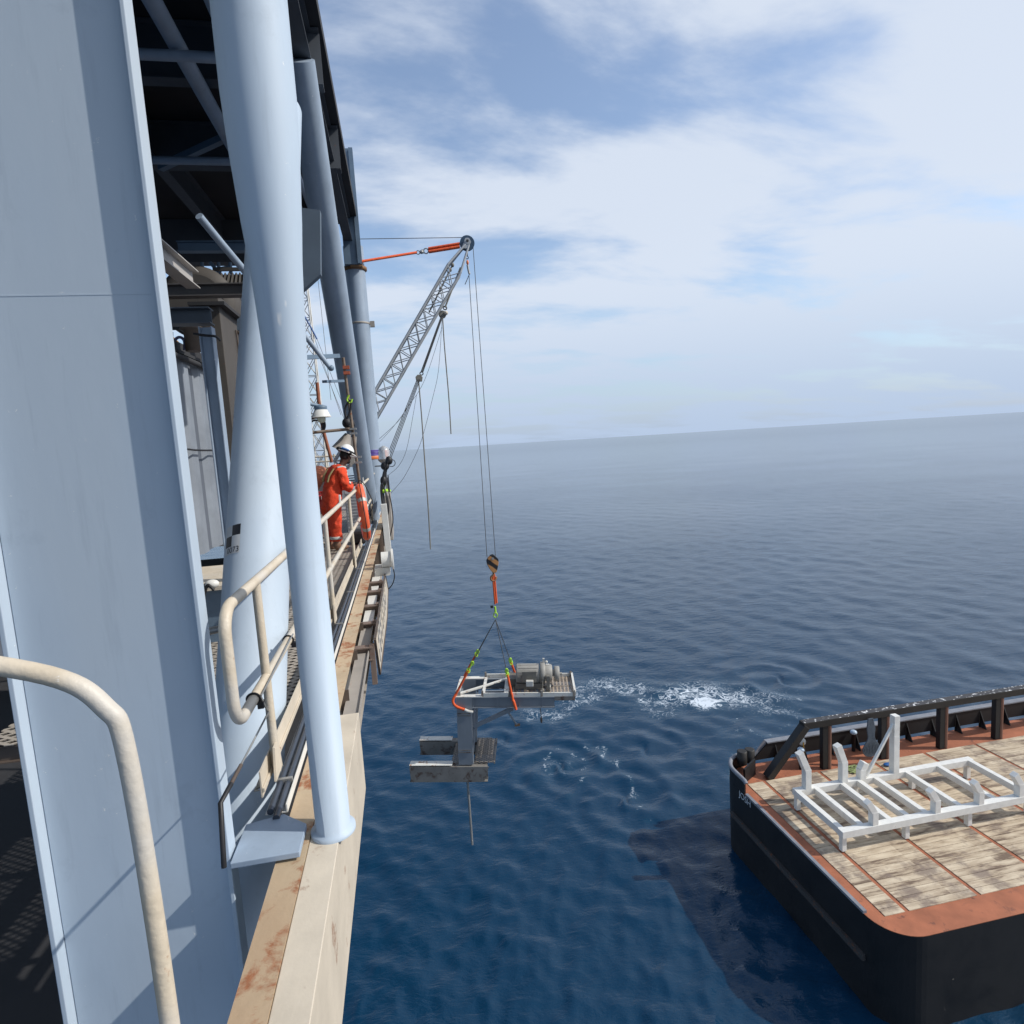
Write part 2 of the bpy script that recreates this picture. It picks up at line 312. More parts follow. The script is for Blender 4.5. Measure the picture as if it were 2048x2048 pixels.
# ------------------------------------------------------------------ SEA
def make_sea():
    rng = np.random.RandomState(3)
    rr = np.concatenate([np.geomspace(2.5, 420, 600), np.geomspace(430, 70000, 110)])
    ang = np.concatenate([np.linspace(-52, 66, 900), np.linspace(66.8, 307.2, 160)])
    ang = np.radians(ang); nr, na = len(rr), len(ang)
    Rg, A = np.meshgrid(rr, ang, indexing='ij'); X = Rg*np.sin(A); Y = Rg*np.cos(A); Z = np.zeros_like(X)
    sp = np.maximum(Rg*.0088, Rg*np.radians(118/900)); sp = np.where(Rg > 420, 1e9, sp)
    dX = np.zeros_like(X); dY = np.zeros_like(X)
    for i in range(60):
        lam = .45*(17)**(i/59.); th = radians(196)+rng.randn()*.75; k = 2*pi/lam; am = .0082*lam*(.6+.8*rng.rand())/(1+(lam/1.8)**1.35)
        att = np.clip((lam/sp-2.0)/2.0, 0, 1); ph = k*(X*cos(th)+Y*sin(th))+rng.rand()*6.28+.9*np.sin(X*.11+i)+.9*np.cos(Y*.09-i)
        Z += am*att*np.sin(ph); q = am*.7*att*np.cos(ph); dX += q*cos(th); dY += q*sin(th)
    # slow eddies churned by the thrusters
    for (px, py, rad, amp, arms_) in [(1120, 1535, 2.6, .045, 3), (1290, 1500, 3.2, .04, 2), (1010, 1480, 2.2, .035, 2), (1560, 1360, 4.5, .05, 3), (1250, 1600, 3.0, .04, 3)]:
        c = at(px, py, Z=SEA); ex = X-c.x; ey = Y-c.y; er = np.sqrt(ex*ex+ey*ey)+1e-6; ea = np.arctan2(ey, ex)
        Z += 1.9*amp*np.exp(-(er/rad)**2*.7)*np.sin(er*5.2/rad*1.6-ea*arms_+np.sin(er*2.1)*.8)-amp*.8*np.exp(-(er/rad*2.2)**2)
    # foam mask
    fo = np.zeros_like(X)
    for (px, py, r1, s, el) in [(1412, 1404, 1.3, 1.35, 1.0), (1385, 1385, 2.0, .80, 1.8), (1450, 1395, 1.6, .75, 2.2), (1505, 1400, 1.8, .55, 2.2), (1330, 1400, 1.6, .62, 1.6), (1260, 1378, 1.6, .62, 1.5), (1200, 1368, 1.5, .60, 1.6), (1160, 1400, 1.4, .60, 1.5), (1110, 1430, 1.4, .55, 1.3), (1140, 1380, 1.4, .52, 1.3), (1060, 1425, 1.0, .52, 1.2), (1550, 1420, 1.6, .45, 1.6), (1330, 1425, 1.0, .55, 1.4), (1120, 1530, 1.6, .30, 1.3), (1470, 1470, 1.3, .25, 1.0)]:
        c = at(px, py, Z=SEA); d2 = ((X-c.x)/(r1*el))**2+((Y-c.y)/r1)**2; fo = np.maximum(fo, s*np.exp(-d2*.9))
    near = (Rg > 15) & (Rg < 90)
    for line, wd_, st_ in [([(1105, 1440), (1150, 1412), (1200, 1378), (1250, 1368)], .22, .68), ([(1150, 1395), (1185, 1360), (1230, 1372), (1270, 1382), (1295, 1400), (1310, 1425)], .16, .62), ([(1280, 1400), (1340, 1412), (1400, 1392), (1460, 1396), (1540, 1406)], .22, .72), ([(1460, 1398), (1520, 1410), (1580, 1432), (1620, 1440)], .22, .6), ([(1540, 1385), (1600, 1400)], .25, .6), ([(1090, 1520), (1110, 1500), (1140, 1505), (1165, 1525), (1170, 1555), (1150, 1575), (1140, 1590)], .13, .58), ([(1085, 1530), (1100, 1548), (1130, 1548)], .12, .55), ([(1180, 1490), (1215, 1510), (1255, 1545), (1265, 1590), (1300, 1640)], .13, .55), ([(1470, 1440), (1480, 1480), (1465, 1520), (1462, 1560)], .15, .6), ([(1500, 1460), (1540, 1470), (1590, 1440)], .13, .5), ([(1095, 1425), (1060, 1440)], .3, .7)]:
        Ps = [at(*q_, Z=SEA) for q_ in line]
        for a_, b_ in zip(Ps[:-1], Ps[1:]):
            vx, vy = b_.x-a_.x, b_.y-a_.y; tt = np.clip(((X-a_.x)*vx+(Y-a_.y)*vy)/(vx*vx+vy*vy), 0, 1); wob = .25*np.sin(X*2.3+Y*1.1)+.2*np.sin(Y*3.1-X*1.7)
            d_2 = (X-a_.x-tt*vx+wob)**2+(Y-a_.y-tt*vy+wob*.6)**2; fo = np.maximum(fo, st_*np.exp(-d_2/(2*wd_*wd_))*near)
    v = np.stack([X+dX, Y+dY, Z+SEA], -1).reshape(-1, 3); cen = len(v)
    i0 = np.arange(nr-1)[:, None]*na; j = np.arange(na)[None, :]; j2 = (j+1) % na
    f = np.stack([i0+j, i0+j2, i0+na+j2, i0+na+j], -1).reshape(-1, 4)[:, ::-1]
    me = bpy.data.meshes.new('sea'); me.vertices.add(len(v)); me.vertices.foreach_set('co', v.ravel().astype(np.float32))
    me.loops.add(f.size); me.loops.foreach_set('vertex_index', f.ravel().astype(np.int32)); me.polygons.add(len(f))
    me.polygons.foreach_set('loop_start', np.arange(0, f.size, 4, dtype=np.int32)); me.polygons.foreach_set('loop_total', np.full(len(f), 4, np.int32))
    me.polygons.foreach_set('use_smooth', np.ones(len(f), bool)); me.update(calc_edges=True)
    a = me.attributes.new('foam', 'FLOAT', 'POINT'); a.data.foreach_set('value', fo.ravel().astype(np.float32))
    m = bpy.data.materials.new('sea_water'); m.use_nodes = True; t = m.node_tree; b = t.nodes['Principled BSDF']
    g = nd(t, 'ShaderNodeNewGeometry'); pos = g.outputs['Position']
    b.inputs['IOR'].default_value = 1.33; b.inputs['Specular IOR Level'].default_value = .5
    cam_d = nd(t, 'ShaderNodeVectorMath', operation='LENGTH'); t.links.new(pos, cam_d.inputs[0])
    mpp = nd(t, 'ShaderNodeMapping'); mpp.inputs['Scale'].default_value = (.55, 1, 1); mpp.inputs['Rotation'].default_value = (0, 0, radians(14)); t.links.new(pos, mpp.inputs[0])
    h = None
    for sc, amp, dt in ((.22, .10, 3.0), (.9, .10, 6.0), (2.6, .055, 5.0), (8.0, .014, 3.0)):
        n = nd(t, 'ShaderNodeTexNoise', i_Scale=sc, i_Detail=dt, i_Roughness=.58, i_Distortion=(2.2 if sc < .5 else .7)); t.links.new(mpp.outputs[0], n.inputs[0])
        v_ = mth(t, 'MULTIPLY', n.outputs[0], amp); h = v_ if h is None else mth(t, 'ADD', h, v_)
    pn = nd(t, 'ShaderNodeTexNoise', i_Scale=.035, i_Detail=4.0); t.links.new(mpp.outputs[0], pn.inputs[0])
    pst = nd(t, 'ShaderNodeMapRange', i_1=.35, i_2=.65, i_3=.45, i_4=1.0); t.links.new(pn.outputs[0], pst.inputs[0])
    bp = nd(t, 'ShaderNodeBump', i_Distance=1.0); t.links.new(h, bp.inputs['Height'])
    fadeb = nd(t, 'ShaderNodeMapRange', interpolation_type='SMOOTHSTEP', i_1=60.0, i_2=900.0, i_3=1.0, i_4=.42); t.links.new(cam_d.outputs['Value'], fadeb.inputs[0]); t.links.new(mth(t, 'MULTIPLY', pst.outputs[0], fadeb.outputs[0]), bp.inputs['Strength'])
    # foam strings
    at_ = nd(t, 'ShaderNodeAttribute', attribute_name='foam')
    fn = nd(t, 'ShaderNodeTexNoise', i_Scale=1.25, i_Detail=10.0, i_Roughness=.60, i_Distortion=1.3); t.links.new(pos, fn.inputs[0])
    ridge = mth(t, 'SUBTRACT', 1.0, mth(t, 'MULTIPLY', mth(t, 'ABSOLUTE', mth(t, 'SUBTRACT', fn.outputs[0], .5)), 11.0), clamp=True)
    fn2 = nd(t, 'ShaderNodeTexNoise', i_Scale=.9, i_Detail=6.0, i_Roughness=.7); t.links.new(pos, fn2.inputs[0])
    fn3 = nd(t, 'ShaderNodeTexNoise', i_Scale=9.0, i_Detail=4.0, i_Roughness=.7); t.links.new(pos, fn3.inputs[0])
    val = mth(t, 'ADD', mth(t, 'MULTIPLY', ridge, .62), mth(t, 'MULTIPLY', fn2.outputs[0], .85))
    val = mth(t, 'ADD', val, mth(t, 'MULTIPLY', mth(t, 'SUBTRACT', fn3.outputs[0], .5), .7))
    val = mth(t, 'ADD', val, at_.outputs['Fac'])
    fm = nd(t, 'ShaderNodeMapRange', i_1=1.27, i_2=1.75, i_3=0.0, i_4=1.0); t.links.new(val, fm.inputs[0])
    has = nd(t, 'ShaderNodeMapRange', i_1=.02, i_2=.25, i_3=0.0, i_4=1.0); t.links.new(at_.outputs['Fac'], has.inputs[0])
    foam = mth(t, 'MULTIPLY', fm.outputs[0], has.outputs[0], clamp=True)
    # turbid water churned up around the foam is a little greener and paler
    cm = nd(t, 'ShaderNodeMix', data_type='RGBA'); t.links.new(mth(t, 'MULTIPLY', at_.outputs['Fac'], .45, clamp=True), cm.inputs[0]); cm.inputs[6].default_value = (.0048, .033, .074, 1); cm.inputs[7].default_value = (.015, .075, .125, 1)
    mx = nd(t, 'ShaderNodeMix', data_type='RGBA'); t.links.new(foam, mx.inputs[0]); t.links.new(cm.outputs[2], mx.inputs[6]); mx.inputs[7].default_value = (.62, .68, .74, 1)
    t.links.new(mx.outputs[2], b.inputs['Base Color'])
    rg = nd(t, 'ShaderNodeMapRange', i_1=0.0, i_2=1.0, i_3=.09, i_4=.8); t.links.new(foam, rg.inputs[0])
    rd = nd(t, 'ShaderNodeMapRange', i_1=60.0, i_2=1500.0, i_3=0.0, i_4=.05); t.links.new(cam_d.outputs['Value'], rd.inputs[0])
    t.links.new(mth(t, 'ADD', rg.outputs[0], rd.outputs[0]), b.inputs['Roughness']); t.links.new(bp.outputs[0], b.inputs['Normal'])
    me.materials.append(m); o = bpy.data.objects.new('sea', me); COL.objects.link(o); o['kind'] = 'structure'; return o
make_sea()

# ------------------------------------------------------------------ PLATFORM: big members
pipe = MB()
prof = [(.11, -1.905), (.11, -1.885), (.085, -1.885), (.086, .05), (.088, .18), (.094, .42), (.107, .72), (.117, .90), (.131, 1.06), (.150, 1.35), (.160, 1.6), (.162, 6.3)]
pipe.lathe(prof, (-.488, 3.0, 0), n=48); o = pipe.build('support_pipe', blue, loc=(-.488, 3, -1.905))
tag(o, 'slim blue-grey steel pipe flaring at its top, standing in front of the railing', 'pipe')

XF = -.945
box = MB(); box.box((-1.72, 2.918, -3.2), (XF-.022, 2.950, 6.4)); box.box((XF-.02, 2.858, -3.2), (XF, 2.958, 6.4)); box.box((-1.745, 2.858, -3.2), (-1.722, 2.958, 6.4))
o = box.build('box_column', blue, loc=(-1.3, 3, -3.2), bevel=.004); tag(o, 'broad flat-faced blue-grey steel column at the left edge with a narrow edge plate', 'column')
sm = MB(); sm.box((-1.718, 2.9168, .735), (XF-.024, 2.9178, .741)); sm.build('weld_seam', blue, o)

def cylpatch(mb, A, B, r, a0, a1, h0, h1, na=10):
    A = Vector(A); B = Vector(B); d = (B-A).normalized(); x = Vector((1, 0, 0)); x = (x-d*x.dot(d)).normalized(); y = d.cross(x); vs = []
    for h in (h0, h1):
        for i in range(na+1):
            q = a0+(a1-a0)*i/na; vs.append(A+d*h+(x*cos(q)+y*sin(q))*r)
    mb.add(vs, [(i, i+1, na+1+i+1, na+1+i) for i in range(na)], True)
def hitcyl(px, py, A, B, r):
    d = at(px, py, Y=1.0).normalized(); A = Vector(A); ax = (Vector(B)-A).normalized(); dp = d-ax*d.dot(ax); op = -(A)-ax*(-(A)).dot(ax)
    a = dp.dot(dp); b = 2*dp.dot(op); c = op.dot(op)-r*r; D = b*b-4*a*c
    t = (-b-sqrt(max(D, 0)))/(2*a); p = d*t; h = (p-A).dot(ax); x = Vector((1, 0, 0)); x = (x-ax*x.dot(ax)).normalized(); y = ax.cross(x); q = p-A-ax*h
    return atan2(q.dot(y), q.dot(x)), h
LA, LB, LR = Vector((-1.160, 3.92, -2.2)), Vector((-.955, 7.0, 3.6)), .228
lg = MB(); LA0 = LA; LA = LA+(LA-LB)*.22; lg.tube([LA, LB], LR, 56); d_ = (LB-LA).normalized()
leg = lg.build('battered_leg', blue, loc=LA); tag(leg, 'thick sloping blue-grey tubular leg carrying a black and white chequer target', 'platform leg')
w_ = MB(); w_.lathe([(LR+.001, 0), (LR+.003, .004), (LR+.003, .012), (LR+.001, .016)], LA0+d_*4.6, d_, 56); w_.build('weld_seam', blue2, leg)
aR, hT = hitcyl(482, 1047, LA, LB, LR); aR2, hB = hitcyl(471, 1106, LA, LB, LR); hT2 = hT-(hT-hB)*.735; hm = (hT+hT2)/2
AW = 2*hitcyl(464, 1078, LA, LB, LR)[0]-aR; am_ = hitcyl(464, 1078, LA, LB, LR)[0]
tg = MB(); rr_ = LR+.0022
tg.cur = 0; cylpatch(tg, LA, LB, rr_, am_, aR, hm, hT); cylpatch(tg, LA, LB, rr_, AW, am_, hT2, hm)
tg.cur = 1; cylpatch(tg, LA, LB, rr_, AW, am_, hm, hT); cylpatch(tg, LA, LB, rr_, am_, aR, hT2, hm); cylpatch(tg, LA, LB, rr_, AW, aR, hB, hT2)
tgo = tg.build('target_sticker', [chequer_b, chequer_w], leg)
# the digits are wrapped round the pipe like the sticker
def wraptext(txt, size, a0, h0, r):
    cu = bpy.data.curves.new('t', 'FONT'); cu.body = txt; cu.size = size; o_ = bpy.data.objects.new('t', cu); COL.objects.link(o_); bpy.context.view_layer.update()
    me = bpy.data.meshes.new_from_object(o_.evaluated_get(bpy.context.evaluated_depsgraph_get())); bpy.data.objects.remove(o_)
    ax = (LB-LA).normalized(); x = Vector((1, 0, 0)); x = (x-ax*x.dot(ax)).normalized(); y = ax.cross(x)
    for v in me.vertices:
        q = a0+v.co.x/r; h = h0+v.co.y; v.co = LA+ax*h+(x*cos(q)+y*sin(q))*r-LA
    me.materials.clear(); me.materials.append(chequer_b); q = bpy.data.objects.new('target_number', me); COL.objects.link(q); q.parent = tgo; return q
wraptext('0073', (hT2-hB)*1.02, AW+.12, hB+(hT2-hB)*.18, LR+.0034)

# far braces and column
c3a, c3b = at(649, 449, Y=12.0), at(725.5, 935, Y=15.6); dd = (c3b-c3a)
C3A = c3a-dd*.42; C3B = c3b+dd*((ZD-c3b.z)/dd.z)
o = MB().tube([C3A, C3B], .245, 40).build('sloping_brace', dblue if False else blue2, loc=C3B); tag(o, 'darker sloping blue-grey tube crossing just left of the upright far column', 'brace')
X4, Y4 = -.90, 19.5
c4 = MB(); c4.lathe([(.30, ZD), (.30, 6.2)], (X4, Y4, 0), n=40); c4o = thing('far_column', (X4, Y4, ZD), 'upright blue-grey tubular column at the end of the walkway with purple and orange tape', 'column')
c4.build('shaft', blue2, c4o)
z1 = at(750, 912, Y=Y4).z; b_ = MB()
for i in range(4): b_.lathe([(.304, z1+.02+i*.045), (.31, z1+.028+i*.045), (.31, z1+.05+i*.045), (.304, z1+.058+i*.045)], (X4, Y4, 0), n=32)
b_.parts('purple_band', purple, c4o); MB().lathe([(.304, z1-.10), (.309, z1-.095), (.309, z1), (.304, z1+.005)], (X4, Y4, 0), n=32).build('orange_band', orange2, c4o)
zc_ = at(730, 650, Y=Y4).z; MB().lathe([(.302, zc_), (.315, zc_+.01), (.315, zc_+.05), (.302, zc_+.06)], (X4, Y4, 0), n=32).box((X4+.31, Y4-.08, zc_-.07), (X4+.45, Y4+.04, zc_+.10)).build('pipe_clamp', greyb, c4o)
ztop = at(710, 540, Y=Y4).z; MB().lathe([(.305, ztop-.05), (.36, ztop-.02), (.36, ztop+.06), (.305, ztop+.08)], (X4, Y4, 0), n=32).box((X4-.1, Y4-.45, ztop-.02), (X4+.25, Y4-.3, ztop+.05)).build('rusty_collar', paint('rusty_collar_steel', (.24, .13, .06), .7, .5), c4o)

# upper deck
ud = thing('upper_deck', (-6, 8, 6.2), 'dark underside of the upper deck filling the top left corner', 'deck')
zc2 = at(430, 528, Y=19.4).z
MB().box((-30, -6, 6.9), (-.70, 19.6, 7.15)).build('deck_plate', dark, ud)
g_ = MB()
for y in (-4, -1, 2.0, 5, 8, 11, 14): g_.ibeam((-30, y, 6.45), (-.75, y, 6.45), .25, .86)
for x in (-1.0, -4.5, -8): g_.ibeam((x, -6, 6.55), (x, 19.3, 6.55), .25, .66)
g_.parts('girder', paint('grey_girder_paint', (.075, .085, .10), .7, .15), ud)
m_ = MB()
for x, z, r_ in ((-1.6, 5.75, .06), (-1.85, 5.7, .09), (-2.6, 5.8, .12)): m_.tube([(x, -5, z), (x, 18.5, z)], r_, 14)
for y, z in ((6.2, 5.55), (9.6, 5.6), (12.6, 5.55)): m_.tube([(-9, y, z), (-1.1, y, z)], .07, 12)
m_.parts('service_pipe', blue2, ud)
m_ = MB()
for y in (3.5, 7.5, 11.5): m_.beam((-1.2, y, 6.05), (-4.3, y+2.4, 5.98), .12, .12)
m_.parts('bracing_bar', dblue, ud)
MB().box((-30, 19.2, zc2), (-1.5, 19.6, 6.88)).build('edge_girder', paint('dark_grey_fascia', (.10, .10, .105), .7, .1), ud)
fa = MB(); fa.box((-1.15, 19.0, at(722, 528, Y=19).z), (-.72, 19.62, 8.8)); fa.ibeam((-.71, 19.0, at(722, 527, Y=19).z), (-.71, 19.0, 8.8), .12, .12, up=(0, 1, 0)); fa.build('corner_fascia', dblue, ud)
# haunch / gusset under the deck at the head of the leg
gp = [at(601, 505, Y=7.0), at(655, 509, Y=7.0), at(652, 540, Y=7.0), at(601, 584, Y=7.0), at(520, 640, Y=7.0), at(497, 625, Y=7.0), at(473, 640, Y=7.0), at(473, 660, Y=7), at(500, 690, Y=7), at(560, 690, Y=7), at(603, 575, Y=7)]
gp = [at(540, 400, Y=7.6), at(600, 415, Y=7.6), at(640, 420, Y=7.6), at(641, 548, Y=7.6), at(601, 584, Y=7.6), at(550, 660, Y=7.6), at(474, 660, Y=7.6), at(474, 639, Y=7.6), at(500, 617, Y=7.6)]
o = MB().prism(gp, (0, .12, 0)).build('gusset_plate', paint('dark_gusset_paint', (.085, .115, .15), .55, .1)); tag(o, 'dark blue tapered haunch plate at the head of the sloping leg', 'gusset')

# ------------------------------------------------------------------ WALKWAY
wk = thing('walkway', (-1.6, 4, ZD), 'narrow walkway floor of beige expanded metal along the platform edge', 'walkway')
gr = MB(); gr.box((-2.9, 4.35, ZD-.006), (-.885, 21, ZD)); gr.box((-.925, 3.28, ZD-.006), (-.885, 4.349, ZD)); gr.build('grating', gratem, wk)
j_ = MB(); 
for y in np.arange(4.4, 21, 1.2): j_.ibeam((-2.9, y, ZD-.075), (-.93, y, ZD-.075), .07, .12, t=.01)
for x in (-1.6, -2.3): j_.ibeam((x, 4.36, ZD-.21), (x, 21, ZD-.21), .1, .14, t=.01)
j_.parts('joist', brown, wk)
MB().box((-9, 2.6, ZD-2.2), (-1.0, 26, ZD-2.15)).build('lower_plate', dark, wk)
tp = MB(); tp.box((-.882, 3.25, ZD-.03), (-.874, 19.6, ZD+.115)); tp.box((-.872, 3.25, ZD+.0), (-.862, 19.6, ZD+.022)); tp.build('toe_plate', rustc if False else creamw, wk)

dk2 = MB(); dk2.box((-14, 13.6, ZD-.02), (-2.95, 30, ZD-.004)); dk2.box((-14, 21.1, ZD-.02), (-.9, 42, ZD-.004)); o = dk2.build('deck_floor', paint('dark_deck_steel', (.10, .095, .09), .7, .3)); o['kind'] = 'structure'

ob = thing('edge_beam', (-.66, 3, -2.4), 'rust-stained tan steel edge beam running along the outside of the railing', 'beam')
b1 = MB(); b1.box((-.735, 1.0, -1.915), (-.60, 19.2, -1.90)); b1.build('top_flange', rustc, ob)
b1 = MB(); b1.box((-.66, 1.0, -2.44), (-.645, 19.2, -1.917)); b1.build('web', creamw, ob)
b1 = MB(); b1.box((-.74, 4.42, -2.46), (-.545, 19.2, -2.442)); b1.build('bottom_flange', greyb, ob)
b1 = MB(); b1.box((-.598, 1.0, -2.5), (-.455, 4.40, -1.905)); b1.build('cover_plate', creamw, ob, bevel=.004)
st = MB()
for y in np.arange(4.9, 18.5, .98): st.box((-.643, y-.006, -2.43), (-.57, y+.006, -1.917))
st.parts('stiffener', brown, ob)
# bay plates between the arms
bp_ = MB()
arms = [6.08, 6.95, 7.75, 8.55, 9.15]
for a, b in ((7.0, 7.75), (7.8, 8.55), (8.6, 9.15), (9.2, 10.2)): bp_.box((-.60, a+.03, -2.02), (-.478, b-.03, -2.008))
MB().box((-.60, 4.42, -2.02), (-.475, 6.95, -2.008)).box((-.478, 4.42, -2.03), (-.470, 6.95, -1.985)).build('shade_grey_bay_plate', greyb, ob)  # near bay plates: their shade is put into the grey colour, far ones stay white
bp_.parts('bay_plate', white, ob)
ct = thing('conduit_run', (-.80, 3.2, -1.9), 'pair of dark hoses lying in a tray along the toe plate', 'hose')
MB().tube([(-.822, 3.16, -1.845), (-.822, 17.5, -1.845)], .018, 10).build('hose', hose, ct); MB().tube([(-.782, 3.10, -1.85), (-.785, 17.5, -1.85)], .018, 10).build('hose', hose, ct)
MB().box((-.86, 3.2, -1.885), (-.745, 19, -1.88)).box((-.752, 3.2, -1.88), (-.745, 19, -1.84)).build('tray', white, ct)
cl = MB()
for y in (3.45, 5.2, 6.6, 8.1, 9.7, 11.5): cl.box((-.845, y-.012, -1.88), (-.758, y+.012, -1.824))
cl.parts('clamp', galv, ct)

# ------------------------------------------------------------------ GUARD RAIL
XR = -.85
rail = thing('guard_rail', (XR, 3, ZD), 'cream-painted pipe guard rail with a rounded end loop along the walkway', 'railing')
zt, zm, ye = -.675, -1.235, 2.86
cnr = .13
loop = [(XR, 19.5, zt), (XR, 3.5, zt)] 
lp = [Vector((XR, 19.55, zt)), Vector((XR, 10, zt)), Vector((XR, 4, zt))]
for i in range(9): q = i/8*pi/2; lp.append(Vector((XR, ye+cnr-sin(q)*cnr, zt-cnr+cos(q)*cnr)))
for i in range(9): q = i/8*pi/2; lp.append(Vector((XR, ye+cnr-cos(q)*cnr, zm+cnr-sin(q)*cnr)))
lp += [Vector((XR, 4, zm)), Vector((XR, 10, zm)), Vector((XR, 19.55, zm))]
MB().tube(lp, .0275, 20).build('rail_pipe', cream, rail)
post = MB(); post.tube([(XR, 3.5, ZD-.02), (XR, 3.5, zt)], .0245, 16); p0 = post.build('post', cream, rail)
fb = MB(); fb.prism([(XR+.01, 3.38, ZD-.02), (XR+.01, 3.56, ZD-.02), (XR+.01, 3.52, ZD+.16), (XR+.01, 3.42, ZD+.16)], (.012, 0, 0)); f0 = fb.build('foot_bracket', creamw, p0)
for y in (6.65, 9.75, 12.9, 16.1, 19.5):
    c = p0.copy(); COL.objects.link(c); c.parent = rail; c.location = (0, y-3.5, 0); LOC[c.name] = LOC[p0.name]
    c2 = f0.copy(); COL.objects.link(c2); c2.parent = c
# weld collars
wc = MB()
for y in (3.5, 6.65, 9.75): wc.lathe([(.0285, -.03), (.030, -.025), (.030, .025), (.0285, .03)], (XR, y, zm), (0, 1, 0), 16)
wc.parts('weld_collar', cream, rail)
# second handrail near the camera, bottom left
a = at(262, 1500, Y=1.62); hr = smoothpts([a+Vector((-.5, 0, .33)), a+Vector((-.16, 0, .22)), a+Vector((-.045, 0, .12)), a+Vector((-.012, 0, 0)), a+Vector((0, 0, -.5)), a+Vector((0, 0, -1.2))], 8)
o = MB().tube(hr, .0235, 20).build('handrail', cream); tag(o, 'rounded cream handrail pipe at the bottom left corner, closest to the camera', 'railing')

# safety wire with turnbuckle
sw = thing('safety_wire', (-.82, 3.2, -1.3), 'thin steel rod and turnbuckle clamped under the end of the lower rail', 'wire')
p1 = at(586, 1268, X=-.815); p2 = at(522, 1392, X=-.812); p3 = at(530, 1412, X=-.80); p4 = at(537, 1424, X=-.80); p5 = at(482, 1530, X=-.82); p6 = at(462, 1568, X=-.83); p7 = at(441, 1606, X=-.84)
MB().tube([p1, p2], .0048, 8).tube(smoothpts([p2, p3, p4], 4)+[p5], .0048, 8).build('rod', galv, sw)
MB().tube([p5, p6], .009, 8).build('turnbuckle', brown, sw); MB().tube([p6, p7, p7+Vector((0, -.05, -.25))], .011, 8).build('rope_end', black, sw)
ck = MB()
for q in (p1, p2): ck.torus((XR, q.y, zm), .033, .006, (0, 1, .15), 20, 8); ck.box((XR+.02, q.y-.02, zm-.05), (XR+.05, q.y+.02, zm-.015))
ck.parts('clamp', black, sw)

# small white tags standing on the rail
for px, lab in ((681, 'upright white tag on the top rail in front of the worker'), (727, 'upright white tag on the top rail beyond the life ring')):
    q = at(px, 1010 if px < 700 else 968, X=XR); q = Vector((XR, q.y, zt))
    t_ = MB(); t_.box((XR-.012, q.y-.03, zt+.02), (XR+.012, q.y+.035, zt+.125)); t_.torus(q, .03, .006, (0, 1, 0), 16, 6)
    tag(t_.build('rail_tag', white, bevel=.003), lab, 'tag', 'white tags on the rail')

# ------------------------------------------------------------------ NAME BOARD outboard
nb = thing('name_board', (-.40, 7.6, -2.4), 'cream sign board with dark lettering hung outboard of the edge beam', 'sign')
q = [at(750, 1278, X=-.40), at(770, 1148, X=-.40), at(776, 1178, X=-.40), at(774, 1235, X=-.40), at(760, 1348, X=-.40)]
MB().prism(q, (-.015, 0, 0)).build('board', cream, nb)
fr = MB()
for i in range(len(q)): fr.beam(q[i], q[(i+1) % len(q)], .02, .02)
fr.build('board_edge', brown, nb)
# worn painted letters cannot be read from here: rows of dark strokes on the outer face
ys = np.linspace(q[4].y+.25, q[2].y-.25, 13); lt = MB(); rs = random.Random(4)
for r_ in range(2):
    for y in ys:
        if r_ == 1 and y > q[3].y-.1: continue
        z = (q[0].z-.15 if r_ == 0 else q[0].z-.36)
        lt.box((-.3985, y, z-.07), (-.396, y+.03, z+.07))
        if rs.random() < .6: lt.box((-.3985, y+.035, z+.04), (-.396, y+.10, z+.07))
        if rs.random() < .5: lt.box((-.3985, y+.035, z-.07), (-.396, y+.10, z-.04))
lt.build('lettering', hose, nb)
for i, y in enumerate(arms):
    am = MB(); am.ibeam((-.64, y, -2.02), (-.43, y, -2.02), .10, .14, t=.012); am.beam((-.44, y, -1.93), (-.44, y, -2.35 if i == 0 else -2.2), .05, .06, (0, 1, 0)); am.build('arm', paint('rusty_brown_arm', (.19, .14, .115), .65, .45, rustcol=(.16, .06, .03)), nb)

# ------------------------------------------------------------------ things at the far end of the rail
bc = thing('beacon', tuple(at(769, 918, Y=18.5)), 'round clear-topped beacon lamp on a bracket beside the far column', 'lamp')
c = at(769, 918, Y=18.5)
MB().lathe([(.17, 0), (.17, .22), (.14, .33), (.05, .38), (.02, .40)], c, n=24).build('glass', clearg, bc); MB().lathe([(.05, -.16), (.16, -.07), (.20, -.01), (.20, .0)], c, n=24).build('base', greyb, bc)
MB().beam(c+Vector((0, 0, -.16)), c+Vector((0, 0, -.9)), .06, .06).beam(c+Vector((0, 0, -.2)), c+Vector((-.3, 0, -.2)), .04, .04).build('bracket', galv, bc)
# white post with drum outboard
wp = thing('outboard_post', (-.35, 10, -2.2), 'white square post with a round flanged drum bolted outside the rail end', 'post')
pa, pb = at(767, 1008, X=-.36), at(774, 1128, X=-.36)
tp_ = at(767, 1008, Y=10.2); bt = at(776, 1128, Y=10.2)
MB().beam(tp_, Vector((tp_.x+.02, 10.2, bt.z)), .10, .10, (0, 1, 0)).build('post_tube', white, wp, bevel=.006)
dc = at(763, 1120, Y=9.9); MB().lathe([(.13, 0), (.13, .16)], dc, (1, 0, 0), 24).build('drum', white, wp); MB().lathe([(.17, .16), (.17, .19)], dc, (1, 0, 0), 24).build('drum_flange', white, wp)
MB().box((dc.x-.12, 9.82, dc.z-.25), (dc.x+.12, 10.2, dc.z-.12)).build('bracket', whited, wp)
pn = at(779, 1030, Y=15); o = MB().box((pn.x-.08, 14.8, pn.z-.6), (pn.x+.05, 16.2, pn.z+.5)).build('edge_panel', greyb, bevel=.01); tag(o, 'narrow beige steel panel outside the far end of the rail', 'panel')
